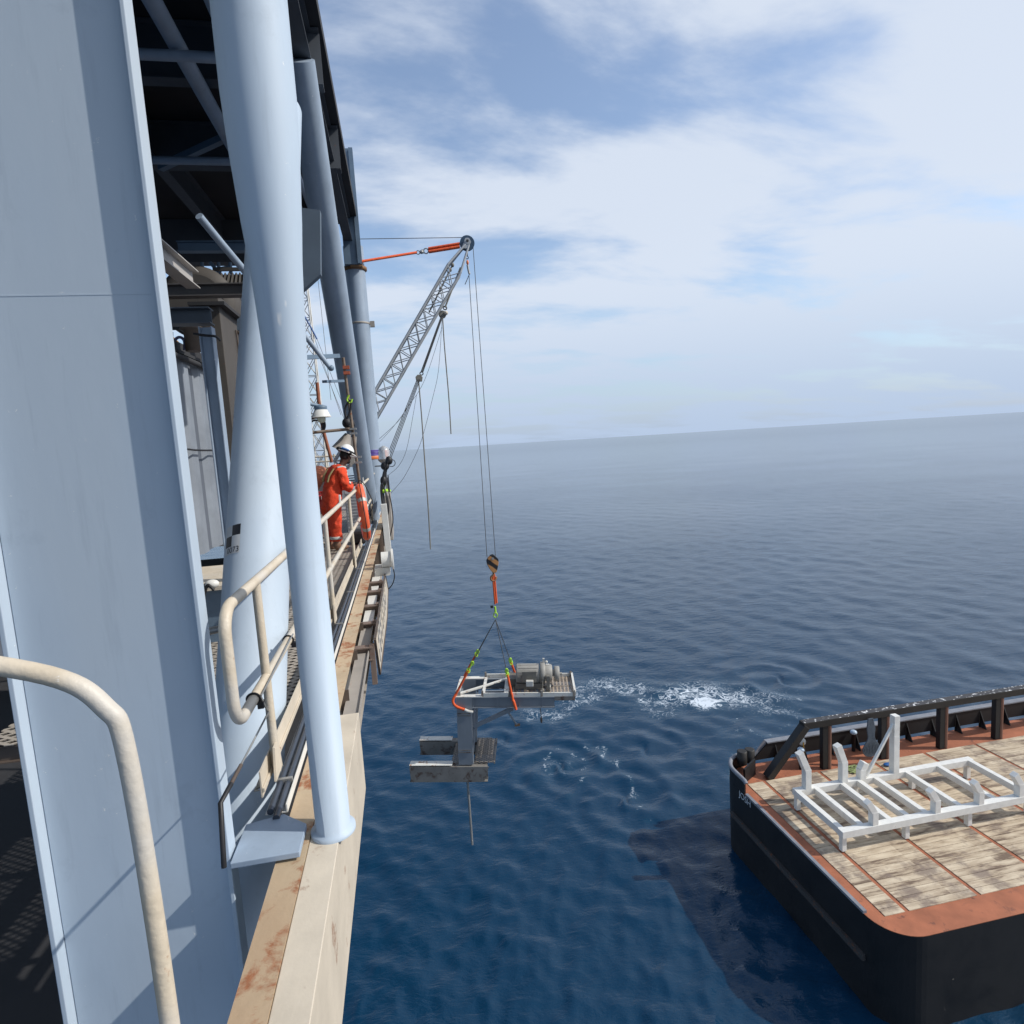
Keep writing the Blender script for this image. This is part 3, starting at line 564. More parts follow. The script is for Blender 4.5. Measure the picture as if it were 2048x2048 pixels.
pn = at(776, 1095, Y=13); o = MB().box((pn.x-.05, 12.6, pn.z-.35), (pn.x+.03, 13.4, pn.z+.35)).build('edge_panel', rustc, bevel=.01); tag(o, 'rust-streaked tan panel just below the white outboard post', 'panel')
# hose bundle / winch
hb = thing('hose_bundle', tuple(at(770, 1010, Y=17)), 'tangled black hoses and shackles gathered at the end of the rail', 'hose')
m_ = MB(); rs = random.Random(2)
for i in range(9):
    dx = rs.uniform(-3, 3); m_.tube(curvepx([(775+dx+rs.uniform(-2, 4), 918+rs.uniform(-5, 8)), (770+dx, 940), (766+dx+rs.uniform(-2, 2), 965), (764+dx, 990), (768+dx, 1012)], Y=17+rs.uniform(-.2, .2)), .018+.012*rs.random(), 8)
m_.parts('hose', black, hb)
m_ = MB(); m_.ball(at(778, 921, Y=17), .10, (1, 1, 1.2)); m_.ball(at(770, 932, Y=17), .12); m_.ball(at(767, 962, Y=17), .09, (1, 1, 1.6)); m_.torus(at(783, 926, Y=17), .10, .01, (0, 1, .2)); m_.parts('pulley', black, hb)
o = MB().ball(at(771, 982, Y=17), .12, (1.3, 1, .5)).build('clamp', lime, hb)
m_ = MB()
for i in range(5): m_.torus(at(768+i*.5, 1000+i, Y=14.5), .40-.02*i, .013, (1, .35+.05*i, .05), 36, 6, sc=(.5, 1))
tag(m_.build('cable_coil', black), 'loose coil of black cable hanging on the rail end', 'cable')
o = MB().tube(curvepx([(774, 955), (778, 985), (783, 1010), (786, 1040), (782, 1065), (777, 1085), (781, 1110), (786, 1135), (789, 1152), (785, 1168), (775, 1180), (768, 1183)], Y=11.5), .010, 8).build('black_cable', black)
tag(o, 'long black cable trailing down outboard past the sign board', 'cable')
o = MB().tube(curvepx([(776, 950), (779, 980), (781, 995), (779, 1000), (774, 998)], Y=16), .014, 8).build('black_cable', black); tag(o, 'short black cable bending down from the hose tangle', 'cable')

# life ring hanging outboard
yc = 11.6; cz = at(726, 1024, X=-.78, Y=None).z
cc = at(726, 1024, X=-.76); lr = thing('life_ring', tuple(cc), 'orange life ring with silver bands hanging edge-on from the top rail', 'life ring')
ax = Vector((1, .12, .06)).normalized(); R0 = .41
MB().torus(cc, R0, .072, ax, 48, 14, sc=(1, 1.12)).build('ring', ring_m, lr)
x_ = Vector((0, 0, 1)).cross(ax).normalized(); y_ = ax.cross(x_)
bd = MB()
for q in (-.62, .55, 2.6, 3.75, 4.6):
    pts = [cc+x_*cos(q+e)*R0+y_*sin(q+e)*R0*1.12 for e in (-.07, 0, .07)]; bd.tube(pts, .075, 14)
bd.parts('reflective_band', refl, lr)
rp = [cc+x_*cos(q)*(R0+.10+.03*sin(4*q))+y_*sin(q)*(R0*1.12+.09+.03*sin(4*q)) for q in np.linspace(0, 2*pi, 49)]
MB().tube(rp, .008, 6).build('grab_line', black, lr)
o = MB().tube(curvepx([(712, 975), (718, 962), (726, 965), (735, 980), (744, 1000), (745, 1015), (738, 1028), (734, 1030)], Y=12.0), .009, 8).build('black_cable', black); tag(o, 'black cord looping round the life ring and back to the rail', 'cable')

# black bag on the deck, louvred cabinet, coiled hose
bpz = at(719, 1088, Z=ZD); m_ = MB(); m_.box((bpz.x-.16, bpz.y-.1, ZD), (bpz.x+.13, bpz.y+.35, ZD+.26)); o = m_.build('black_bag', black, bevel=.05); tag(o, 'black bag on the grating under the life ring', 'bag')
lc = thing('louvred_cabinet', (-1.12, 14.6, ZD), 'light grey louvred cabinet on the walkway behind the rail, beyond the life ring', 'cabinet')
MB().box((-1.3, 13.9, ZD), (-.93, 16.4, ZD+.98)).build('cabinet_body', paint('light_grey_cabinet', (.42, .43, .45), .5, .05), lc, bevel=.01)
m_ = MB()
for i in range(12): m_.beam((-1.28, 13.885, ZD+.12+i*.07), (-.95, 13.885, ZD+.12+i*.07), .02, .03)
m_.parts('louvre', paint('light_grey_cabinet', (0, 0, 0)), lc)
m_ = MB(); q = at(703, 958, Y=16.5)
for i in range(7): m_.torus(q+Vector((0, 0, -.03*i)), .27-.01*(i % 2), .016, (0, .12*i-.3, 1), 28, 6)
tag(m_.build('coiled_hose', hose), 'coiled dark hose stacked beside the sloping brace, past the worker', 'hose')

# ------------------------------------------------------------------ INTERIOR left
bm_ = thing('container_wall', (-3.2, 8, -1.2), 'grey-blue ribbed steel wall behind the sloping leg, with dark top rim', 'wall')
MB().box((-4.4, 4.2, -1.19), (-2.66, 10.2, 1.36)).build('panel', wallm, bm_)
rb = MB()
for y in np.arange(4.5, 10.2, .62): rb.prism([(-2.659, y, -1.18), (-2.60, y+.08, -1.18), (-2.60, y+.30, -1.18), (-2.659, y+.38, -1.18)], (0, 0, 2.50))
rb.parts('rib', paint('pale_rib_paint', (.21, .235, .27), .6, .06, var=.2, scale=2.0), bm_)
MB().box((-4.4, 4.2, 1.362), (-2.57, 10.2, 1.40)).box((-4.4, 4.2, 1.40), (-2.62, 10.2, 1.52)).tube([(-2.55, 4.2, 1.30), (-2.55, 10.2, 1.30)], .035, 12).build('top_rim', dark, bm_)
rs = random.Random(5); MB().box((-2.62, 6.7, .55), (-2.5, 7.15, 1.05)).build('junction_box', dblue, bm_, bevel=.01)
MB().tube(smoothpts([(-2.53, 5.5, .25), (-2.53, 7, .22), (-2.53, 8.2, .16), (-2.5, 9.5, .16)], 4), .012, 8).build('cable', black, bm_)
MB().tube(smoothpts([(-2.57, 6.9, .5), (-2.57, 6.95, .1), (-2.57, 7.3, -.3), (-2.57, 7.25, -.8)], 4), .016, 8).build('conduit', galv, bm_)
# steel post with cantilever
q = at(413, 655, Y=6.4); ps = MB(); ps.ibeam((q.x, 6.4, ZD), (q.x, 6.4, q.z), .12, .12, up=(1, 0, 0), t=.010)
pco = thing('steel_post', (q.x, 6.4, ZD), 'narrow blue-grey H-section post carrying a short cantilever beam', 'post'); ps.build('shaft', blue2, pco, bevel=.002)
za = at(400, 617, Y=6.4).z; zb = at(400, 649, Y=6.4).z; xl = at(330, 640, Y=6.4).x; xr = at(424, 640, Y=6.4).x
MB().ibeam((xl-.4, 6.4, (za+zb)/2), (xr, 6.4, (za+zb)/2), .16, za-zb, t=.012).build('cantilever', paint('dark_blue_grey_beam', (.065, .08, .10), .6, .1), pco)
q2 = at(410, 671, Y=6.3); MB().tube(smoothpts([q2+Vector((-.1, 0, .02)), q2, q2+Vector((.09, 0, -.01)), q2+Vector((.1, .1, -.03))], 3), .012, 8).build('cable', black, pco)
# duct
dx0, dx1 = at(405, 700, Y=9.6).x, at(448, 700, Y=9.6).x; zt_ = at(440, 590, Y=9.6).z
dt_ = thing('exhaust_duct', ((dx0+dx1)/2, 9.9, -.2), 'brown-grey square duct with a flange and a rounded vessel above it', 'duct')
MB().box((dx0, 9.6, -.9), (dx1, 10.6, zt_)).build('duct_body', duct_m, dt_, bevel=.01)
zf = at(440, 610, Y=9.6).z; MB().box((dx0-.1, 9.5, zf-.02), (dx1+.1, 10.75, zf+.03)).build('flange', dark, dt_)
q = at(392, 602, Y=11.5); MB().lathe([(.45, 0), (.60, .05), (.62, .1), (.62, 1.6)], q, (0, 1, 0), 36).build('vessel', duct_m, dt_)
m_ = MB()
for (px, py) in ((478, 665), (482, 690), (484, 705)): q = at(px, py, X=dx1+.02); m_.ball(q, .035); m_.beam(q, q+Vector((.22, 0, -.02)), .02, .02)
m_.tube([at(472, 660, X=dx1+.02), at(480, 715, X=dx1+.02)], .012, 6); m_.parts('fitting', brown, dt_)
m_ = MB(); q = at(450, 845, Y=9.9)
for i in range(5): m_.box((q.x-.35, 9.7+.05*i, q.z-.02-.22*i), (q.x+.2, 9.9+.05*i, q.z+.08-.22*i))
m_.build('duct_foot', brown, dt_)
# beams
q = at(400, 583, Y=8.6); h_ = at(400, 571, Y=8.6).z-at(400, 596, Y=8.6).z
o = MB().ibeam((q.x-2.2, 8.6, q.z), (at(500, 583, Y=8.6).x+.25, 8.6, q.z+.01), .16, h_, t=.014).build('cross_beam', paint('dark_grey_beam', (.085, .08, .08), .65, .15)); tag(o, 'dark grey cross beam with bolt holes in front of the rounded vessel', 'beam')
q = at(385, 560, Y=8.3); o = MB().ibeam((q.x, 8.3, q.z), (q.x, 2.2, q.z), .16, .21, t=.014).build('deck_beam', paint('light_beige_beam', (.40, .38, .36), .6, .08)); tag(o, 'pale beige beam running back over the left column toward the cross beam', 'beam')
zt2 = at(430, 484, Y=15).z; zb2 = at(430, 504, Y=15).z; o = MB().ibeam((at(356, 494, Y=15).x, 15, (zt2+zb2)/2), (at(505, 494, Y=15).x, 15, (zt2+zb2)/2), .2, zt2-zb2).build('cross_beam', dblue); tag(o, 'blue cross beam just under the upper deck', 'beam')
o = MB().tube([at(398, 432, Y=9.0), at(443, 487, Y=9.4), at(506, 562, Y=10)], .052, 16).build('brace_pipe', blue2); tag(o, 'thin blue-grey pipe running diagonally down below the upper deck', 'pipe')
# corrugated lean-to roof
m_ = MB(); a0 = at(428, 560, Y=14); a1 = at(500, 560, Y=14)
zz0 = at(450, 547, Y=14).z; zz1 = at(450, 572, Y=12.2).z; nx = 14; vs = []
for i in range(nx*4+1):
    x = a0.x+(a1.x-a0.x+.3)*i/(nx*4); dz = .028*sin(2*pi*i/4); vs += [(x, 14, zz0+dz), (x+.35, 12.2, zz1+dz)]
m_.add(vs, [(2*i, 2*i+2, 2*i+3, 2*i+1) for i in range(nx*4)]); m_.box((a0.x, 13.98, zz0+.05), (a1.x+.3, 14.03, zz0+.12)); o = m_.build('corrugated_roof', paint('dark_sheet_steel', (.055, .05, .045), .7, .1)); tag(o, 'small dark corrugated roof right of the rounded vessel', 'roof')
# valve pot, U pipe, yellow rails
q = at(386, 675, Y=8.2); vp = thing('valve', tuple(q), 'dark squat valve body under the cantilever beam', 'valve')
MB().lathe([(.09, -.17), (.10, -.16), (.10, .07), (.14, .09), (.14, .11), (.10, .13), (.10, .20), (.15, .22), (.15, .25)], q, n=24).build('valve_body', brown, vp)
m_ = MB()
for i in range(5): m_.tube([q+Vector((-.28+.07*i, 0, .12)), q+Vector((-.26+.07*i, 0, .24))], .012, 6)
m_.box((q.x-.33, q.y-.03, q.z+.10), (q.x+.02, q.y+.03, q.z+.14)); m_.build('handle', black, vp)
o = MB().tube(curvepx([(351, 700), (350, 682), (356, 675), (364, 676), (369, 684), (369, 700)], Y=8.3), .018, 10).build('bent_pipe', paint('violet_blue_pipe', (.12, .12, .25), .5)); tag(o, 'small arched blue pipe beside the dark valve', 'pipe')
yr = thing('yellow_rail', tuple(at(340, 680, Y=11)), 'thin yellow handrail seen above the dark wall rim', 'railing')
MB().tube([at(322, 654, Y=9), at(372, 700, Y=12)], .018, 8).tube([at(322, 668, Y=9), at(350, 694, Y=11)], .018, 8).build('rail_pipe', yell, yr); MB().tube([at(344, 664, Y=10), at(345, 690, Y=10)], .018, 8).build('post', dblue, yr)
# thin frames in the sky gaps
fm_ = thing('overhead_steelwork', tuple(at(440, 545, Y=17)), 'thin framework of bars seen in the gap under the upper deck', 'frame')
m_ = MB()
for a, b in (((404, 525), (405, 545)), ((437, 525), (438, 548)), ((460, 525), (462, 548)), ((438, 538), (460, 534)), ((438, 542), (448, 537)), ((420, 525), (441, 548)), ((372, 600), (373, 622)), ((362, 604), (374, 618))): m_.tube([at(*a, Y=17), at(*b, Y=17)], .045, 8)
m_.parts('bar', dblue, fm_)
# machine base with cables
mb_ = thing('machine_base', (-2, 6.4, ZD), 'cream-topped machine plinth with cables below it, behind the left column', 'plinth')
MB().box((-3.2, 6.15, -1.24), (-1.35, 7.4, -1.20)).build('top_plate', cream, mb_); MB().box((-3.2, 6.25, ZD), (-1.45, 7.3, -1.242)).build('base_box', dblue, mb_)
m_ = MB()
for i in range(4): m_.tube(curvepx([(398+i*4, 1225), (402+i*2, 1195), (408+i*2, 1172), (420, 1166+i*2), (428, 1172+i*3)], Y=5.7-i*.05), .013, 8)
m_.parts('cable', black, mb_); MB().ball(at(424, 1168, Y=5.6), .05, (1.2, 1, .8)).build('cable_gland', white, mb_)
m_ = MB(); q = at(417, 1262, Y=4.9); m_.tube([q+Vector((-.25, 0, -.03)), q+Vector((.3, 0, .03))], .03, 12); o = m_.build('pipe_stub', galv); tag(o, 'short bright pipe stub between the left column and the leg', 'pipe')

# foot gussets of the pipe and leg at the bottom
o = MB().prism([(-.93, 3.10, -1.885), (-.75, 3.14, -1.885), (-.62, 3.02, -1.885), (-.62, 2.80, -1.885), (-.93, 2.80, -1.885)], (0, 0, .03)).build('base_plate', blue2, bevel=.004); tag(o, 'blue-grey base plate at the foot of the slim flared pipe', 'base plate')

# ------------------------------------------------------------------ FAR PLATFORM between pipe and brace
def lattice(mb, A, B, w0, bay, r, rb_, xd, yd, w1=None):
    A = Vector(A); B = Vector(B); xd = Vector(xd).normalized(); yd = Vector(yd).normalized(); n = max(1, int(round((B-A).length/bay))); w1 = w1 or w0
    def c(i, s, t): f = i/n; w = w0+(w1-w0)*f; return A.lerp(B, f)+xd*s*w/2+yd*t*w/2
    C = [(-1, -1), (1, -1), (1, 1), (-1, 1)]
    for i in range(n):
        for k in range(4):
            a, b = C[k], C[(k+1) % 4]
            mb.tube([c(i, *a), c(i, *b)], rb_, 6)
            mb.tube([c(i, *a), c(i+1, *b)], rb_, 6)
            mb.tube([c(i, *b), c(i+1, *a)], rb_, 6)
    return [[c(0, *q), c(n, *q)] for q in C]
mt = thing('lattice_mast', tuple(at(652, 1000, Y=28)), 'slender white lattice mast behind the flared pipe', 'mast')
A = at(652, 1010, Y=28); B = at(601, 560, Y=28); m_ = MB(); ch = lattice(m_, A, B, .50, .85, .030, .016, (1, 0, 0), (0, 1, 0)); m_.build('bracing', galv, mt)
m_ = MB(); [m_.tube(c, .035, 8) for c in ch]; m_.build('chord', white, mt)
rw = thing('mast_stay', tuple(at(640, 790, Y=27)), 'blue rope tackle and stay wires running down from the lattice mast', 'wire')
MB().tube([at(609, 632, Y=27), at(622, 655, Y=27), at(634, 678, Y=27)], .035, 8).build('rope', bluep, rw)
m_ = MB()
for a, b in (((609, 640), (690, 842)), ((634, 678), (702, 850)), ((636, 560), (662, 800)), ((627, 670), (682, 830)), ((700, 600), (602, 560))): 
    if a[0] != 700: m_.tube([at(*a, Y=27), at(*b, Y=26)], .010, 5)
m_.parts('stay', wire, rw)
o = MB().tube([at(634, 765, Y=24), at(640, 830, Y=24), at(649, 870, Y=24), at(664, 925, Y=24)], .065, 8).build('rusty_strut', paint('rusty_orange_steel', (.30, .10, .05), .7, .4)); tag(o, 'thin rusty strut slanting behind the floodlight', 'strut')
# davit pipe with end knob and brackets
dv = thing('davit_pipe', tuple(at(640, 712, Y=11)), 'blue-grey diagonal pipe ending in a round knob left of the dark brace', 'pipe')
MB().tube([at(585, 640, Y=10.6), at(660, 735, Y=10.8)], .042, 14).build('pipe', blue2, dv); MB().ball(at(662, 736, Y=10.8), .052).build('end_knob', dblue, dv)
q = at(604, 715, Y=11.5); q2 = at(675, 712, Y=12.4); o = MB().beam(q, q2, .12, .075).build('bracket_bar', dblue); tag(o, 'longer blue steel bracket bar sticking out left from the dark brace', 'bracket')
q = at(649, 763, Y=12.2); q2 = at(685, 762, Y=12.9); o = MB().beam(q, q2, .10, .05).build('bracket_bar', dblue); tag(o, 'shorter blue steel bracket bar below the longer one', 'bracket')
# floodlight
fl = thing('floodlight', tuple(at(643, 820, Y=7.5)), 'white dome floodlight with cream glass on a thin pole beside the flared pipe', 'lamp')
q = at(642, 825, Y=7.5)
MB().lathe([(.115, -.055), (.105, -.04), (.075, .03), (.05, .04)], q, n=32).build('lamp_shade', white, fl)
MB().lathe([(.072, .03), (.075, .055), (.075, .075), (.03, .09)], q, n=24).build('lamp_cap', dblue, fl)
MB().lathe([(.025, -.12), (.045, -.10), (.050, -.05), (.050, -.02)], q, n=24).build('lamp_glass', lampglass, fl)
pl0, pl1 = at(613, 793, Y=7.4), at(640, 1075, Y=7.4); MB().tube([pl0, Vector((pl0.x, 7.4, ZD))], .022, 12).tube([at(613, 807, Y=7.4), q+Vector((0, 0, .075))], .02, 10).build('pole', dblue, fl)
# scaffold
sc_ = thing('scaffold_tube', tuple(at(713, 955, Y=12.5)), 'rusty upright scaffold pole with couplers and yellow sling in front of the brace', 'scaffold pole')
s0, s1 = at(686, 715, Y=12.2), at(719, 965, Y=12.6); sb = s1+(s1-s0)*((ZD-s1.z)/(s1.z-s0.z))
MB().tube([s0, sb], .030, 12).build('pole', scaf, sc_)
m_ = MB()
for py in (735, 746): q = at(688+(py-715)*.13, py, Y=12.2); m_.box((q.x-.045, q.y-.045, q.z-.03), (q.x+.075, q.y+.045, q.z+.03))
m_.parts('coupler', paint('orange_coupler', (.40, .10, .05), .7, .3), sc_)
m_ = MB()
for py, px in ((858, 704), (867, 705), (914, 714), (925, 715)): q = at(px, py, Y=12.35); m_.box((q.x-.05, q.y-.05, q.z-.018), (q.x+.085, q.y+.05, q.z+.018))
m_.parts('coupler', galv, sc_)
m_ = MB(); m_.tube(curvepx([(698, 790), (694, 800), (701, 806), (704, 798)], Y=12.1), .018, 8); m_.build('sling', lime, sc_)
o = MB().tube(curvepx([(700, 800), (692, 812), (690, 825), (694, 836), (700, 822), (702, 805)], Y=12.1), .020, 8).build('hanging_cable', black); tag(o, 'black cable looped round the top of the scaffold pole', 'cable')
o = MB().tube([at(616, 866, Y=12.3), at(700, 858, Y=12.5)], .030, 12).build('scaffold_tube', scaf); tag(o, 'horizontal scaffold tube clamped to the upright pole above the worker', 'scaffold pole')
hn = thing('horn_speaker', tuple(at(692, 880, Y=13)), 'grey conical horn with black clamp behind the worker helmet', 'speaker')
q = at(696, 868, Y=13.1); MB().lathe([(.06, 0), (.10, .10), (.20, .36), (.21, .37)], q, (-.45, 0, -.9), 20).build('horn', greyb, hn)
m_ = MB(); m_.ball(at(694, 846, Y=12.9), .10, (1, 1, 1.1)); m_.ball(at(699, 854, Y=12.9), .08); m_.ball(at(703, 848, Y=13), .07, (1, 1, 1.4)); m_.build('clamp', black, hn)
q = at(708, 925, Y=14.5); o = MB().prism([q+Vector((-.22, 0, .55)), q+Vector((.10, 0, .60)), q+Vector((.02, 0, 0)), q+Vector((-.10, 0, -.10))], (0, .25, 0)).build('chute', greyb, bevel=.01); tag(o, 'light grey tapered chute just right of the worker face', 'chute')
m_ = MB()
for i in range(3): m_.torus(at(632, 850+i*2, Y=15), .22-.03*i, .022, (.2, 1, 0), 24, 6, arc=.6)
tag(m_.build('hose_loop', black), 'black hose loop hanging behind the lattice mast', 'hose')
# red baskets with white sign
bk = thing('red_basket', tuple(at(635, 1060, Y=19)), 'red steel cargo basket with a white lettered panel, left of the worker', 'cargo basket')
q = at(634, 1070, Y=19); zt3 = at(640, 985, Y=19).z; x0, x1 = at(600, 1000, Y=19).x, at(668, 1000, Y=19).x
m_ = MB(); m_.box((x0, 19.1, ZD+.05), (x1, 20.4, zt3-.12)); m_.build('basket_body', red, bk, bevel=.02)
m_ = MB()
for z in (ZD+.1, (ZD+zt3)/2, zt3): m_.beam((x0, 19.03, z), (x1, 19.03, z), .06, .06)
for x in np.linspace(x0, x1, 4): m_.beam((x, 19.03, ZD), (x, 19.03, zt3), .06, .06, (0, 1, 0))
m_.beam((x0, 19.03, (ZD+zt3)/2), (x1, 19.03, ZD+.1), .04, .04); m_.build('basket_frame', red, bk)
q = at(650, 1003, Y=18.97); MB().box((q.x-.10, 18.965, q.z-.19), (q.x+.10, 18.98, q.z+.17)).build('sign_panel', white, bk)
textmesh('AVI', .20, (q.x+.07, 18.962, q.z-.17), (0, 0, 1), (-1, 0, 0), 'lettering', hose, bk, .002, .8)
oc = MB(); q = at(640, 955, Y=21); oc.ball(q, .32, (1, 1, 1.25)); oc.box((q.x-.25, 20.8, q.z-.5), (q.x+.3, 21.4, q.z-.1)); o = oc.build('orange_canister', paint('faded_orange', (.60, .20, .10), .7, .2)); tag(o, 'faded orange bundle behind the mast foot, above the red basket', 'bundle')
q = at(650, 972, Y=20.6); o = MB().prism([q+Vector((-.35, 0, -.35)), q+Vector((.4, 0, -.35)), q+Vector((.4, 0, .30)), q+Vector((.05, 0, .30))], (0, .5, 0)).build('grey_hopper', greyb, bevel=.02); tag(o, 'grey sloping hopper on top of the red basket', 'hopper')
fr_ = thing('far_rail', tuple(at(660, 930, Y=26)), 'cream handrails of the far deck seen behind the worker shoulder', 'railing')
m_ = MB()
for py in (912, 922, 934): m_.tube([at(630, py+2, Y=26), at(705, py-2, Y=26)], .035, 8)
for px in (650, 668, 690): m_.tube([at(px, 908, Y=26), at(px+6, 975, Y=26)], .035, 8)
m_.parts('rail_pipe', cream, fr_)
# heap of pipes, shackles and chain on the deck
m_ = MB(); rs = random.Random(11)
for i in range(70):
    x = rs.uniform(-2.35, -1.62); y = rs.uniform(8.6, 12.6); z = ZD+.02+rs.random()*.22*(1 if x < -1.8 else .5); a_ = rs.uniform(0, pi); l = rs.uniform(.08, .28)
    m_.tube(smoothpts([(x-l*cos(a_), y-l*sin(a_), z), (x+rs.uniform(-.08, .08), y+rs.uniform(-.08, .08), z+rs.uniform(0, .07)), (x+l*cos(a_), y+l*sin(a_), z)], 4), rs.uniform(.012, .03), 7)
tag(m_.build('rigging_heap', paint('dirty_rigging', (.30, .27, .24), .6, .3)), 'untidy heap of shackles, chain and pipe ends on the grating left of the worker', 'rigging')

# ------------------------------------------------------------------ PERSON
def skinbody(name, verts, edges, mat, parent=None, loc=None, sub=2, xf=Matrix()):
    me = bpy.data.meshes.new(name); me.from_pydata([tuple(v[0]) for v in verts], edges, []); ob_ = bpy.data.objects.new(name, me); COL.objects.link(ob_)
    md = ob_.modifiers.new('skin', 'SKIN'); md.use_smooth_shade = True
    for i, v in enumerate(verts):
        r = v[1]; r = r if isinstance(r, tuple) else (r, r); me.skin_vertices[0].data[i].radius = r; me.skin_vertices[0].data[i].use_root = (i == 0)
    sb_ = ob_.modifiers.new('sub', 'SUBSURF'); sb_.levels = sub; sb_.render_levels = sub
    bpy.context.view_layer.update(); m2 = bpy.data.meshes.new_from_object(ob_.evaluated_get(bpy.context.evaluated_depsgraph_get())); bpy.data.objects.remove(ob_)
    m2.transform(xf); m2.name = name; m2.materials.clear(); m2.materials.append(mat)
    for p in m2.polygons: p.use_smooth = True
    o_ = bpy.data.objects.new(name, m2); COL.objects.link(o_)
    if parent: o_.parent = parent
    return o_
ft = Vector((-1.33, 11.55, ZD)); yaw = radians(-60)
man = thing('person', tuple(ft), 'worker in orange coverall and white helmet leaning on the rail looking down', 'person')
# local frame: facing +y, x to his right
def V3(*a): return Vector(a)
rot = Matrix.Rotation(yaw, 4, 'Z'); rinv = rot.inverted()
def loc_of(pw): return rinv @ (Vector(pw)-ft)
hR = loc_of((XR+.0, 12.15, zt+.03)); hL = loc_of((XR-.01, 12.55, zt+.03))
# body (head, neck, forearms, hands, feet) one continuous skin figure
bodyv = [(V3(0, 0, 1.02), (.13, .11)), (V3(0, .02, 1.22), (.12, .10)), (V3(0, .05, 1.42), (.14, .10)), (V3(0, .09, 1.56), .06), (V3(0, .13, 1.64), .060),
         (V3(0, .155, 1.70), (.078, .088)), (V3(0, .17, 1.79), (.084, .100)), (V3(0, .165, 1.85), (.060, .070)),
         (V3(.17, .06, 1.50), .06), (V3(.25, .16, 1.24), .045), (hR+V3(-.02, -.14, .02), .032), (hR+V3(0, -.05, .035), (.032, .018)),
         (V3(-.17, .06, 1.50), .06), (V3(-.25, .18, 1.24), .045), (hL+V3(.02, -.14, .02), .032), (hL+V3(0, -.05, .035), (.032, .018)),
         (V3(.10, 0, .92), .08), (V3(.11, .01, .50), .06), (V3(.12, -.03, .10), .04), (V3(.13, .10, .04), (.04, .03)),
         (V3(-.10, 0, .92), .08), (V3(-.12, -.02, .50), .06), (V3(-.14, -.06, .10), .04), (V3(-.15, .07, .04), (.04, .03))]
E_ = [(0, 1), (1, 2), (2, 3), (3, 4), (4, 5), (5, 6), (6, 7), (2, 8), (8, 9), (9, 10), (10, 11), (2, 12), (12, 13), (13, 14), (14, 15), (0, 16), (16, 17), (17, 18), (18, 19), (0, 20), (20, 21), (21, 22), (22, 23)]
def addfinger(hi, h, sgn):
    for k, dx in enumerate((-.030, -.010, .010, .030)):
        n0 = len(bodyv); L_ = (.062, .072, .070, .055)[k]
        bodyv.append((h+V3(dx, -.01, .038), .0095)); bodyv.append((h+V3(dx*1.1, L_*.5, .030), .0085)); bodyv.append((h+V3(dx*1.1, L_*.75, -.005), .0075))
        E_.extend([(hi, n0), (n0, n0+1), (n0+1, n0+2)])
    n0 = len(bodyv); bodyv.append((h+V3(-sgn*.045, -.055, .02), .010)); bodyv.append((h+V3(-sgn*.055, -.01, -.005), .009)); E_.extend([(hi, n0), (n0, n0+1)])
LN = .26
def lean(v): return Vector((v.x, v.y+LN*max(0, v.z-1.0), v.z-.06*max(0, v.z-1.0)))
for i_ in range(len(bodyv)):
    if i_ not in (10, 11, 14, 15): bodyv[i_] = (lean(bodyv[i_][0]), bodyv[i_][1])
addfinger(11, hR, 1); addfinger(15, hL, -1)
body = skinbody('body', bodyv, E_, skin, man, sub=2, xf=rot)
cov = [(V3(0, -.01, 1.00), (.205, .175)), (V3(0, .0, 1.15), (.20, .170)), (V3(0, .02, 1.34), (.225, .180)), (V3(0, .03, 1.50), (.19, .145)), (V3(0, .085, 1.61), (.095, .09)),
       (V3(.20, .04, 1.50), .098), (V3(.275, .10, 1.26), .080), (V3(.27, .20, 1.13), .070), (hR+V3(.0, -.16, .03), .050),
       (V3(-.20, .04, 1.50), .098), (V3(-.275, .10, 1.26), .080), (V3(-.27, .22, 1.13), .070), (hL+V3(.0, -.16, .03), .050),
       (V3(.105, -.01, .86), (.150, .155)), (V3(.115, .0, .50), (.120, .125)), (V3(.125, -.02, .13), (.100, .105)),
       (V3(-.105, -.01, .86), (.150, .155)), (V3(-.125, -.02, .50), (.120, .125)), (V3(-.145, -.05, .13), (.100, .105))]
ec = [(0, 1), (1, 2), (2, 3), (3, 4), (3, 5), (5, 6), (6, 7), (7, 8), (3, 9), (9, 10), (10, 11), (11, 12), (0, 13), (13, 14), (14, 15), (0, 16), (16, 17), (17, 18)]
cov = [(c_ if i_ in (8, 12) else (lean(c_[0]), c_[1])) for i_, c_ in enumerate(cov)]
cv_ = skinbody('coverall', cov, ec, cloth, man, sub=3, xf=rot)
tx = bpy.data.textures.new('folds', 'CLOUDS'); tx.noise_scale = .10; dm = cv_.modifiers.new('folds', 'DISPLACE'); dm.texture = tx; dm.strength = .06; dm.mid_level = .5; dm.texture_coords = 'LOCAL'
def W(v, ln=True): return ft + (rot @ (lean(Vector(v)) if ln else Vector(v)))
m_ = MB()
for sx_ in (-1, 1):
    m_.tube([W((sx_*.10, -.155, 1.30)), W((sx_*.12, -.150, 1.42)), W((sx_*.13, -.09, 1.535)), W((sx_*.12, .03, 1.575)), W((sx_*.12, .13, 1.52))], .018, 8)
m_.parts('harness_strap', paint('tan_harness', (.33, .27, .12), .8), man)
m_ = MB(); m_.tube([W((.20, -.05, 1.56)), W((.22, .03, 1.575)), W((.22, .10, 1.55))], .024, 8)
for c_, r_ in ((hR+V3(0, -.20, .05), .060),): m_.lathe([(r_, -.02), (r_+.003, -.01), (r_+.003, .01), (r_, .02)], W(c_, False), rot.to_3x3() @ Vector((0, 1, -.15)), 18)
for x in (.122, -.14): m_.lathe([(.108, 0), (.111, .005), (.111, .045), (.108, .05)], W((x, -.03, .22)), (0, 0, 1), 18)
m_.parts('reflective_tape', refl, man)
m_ = MB()
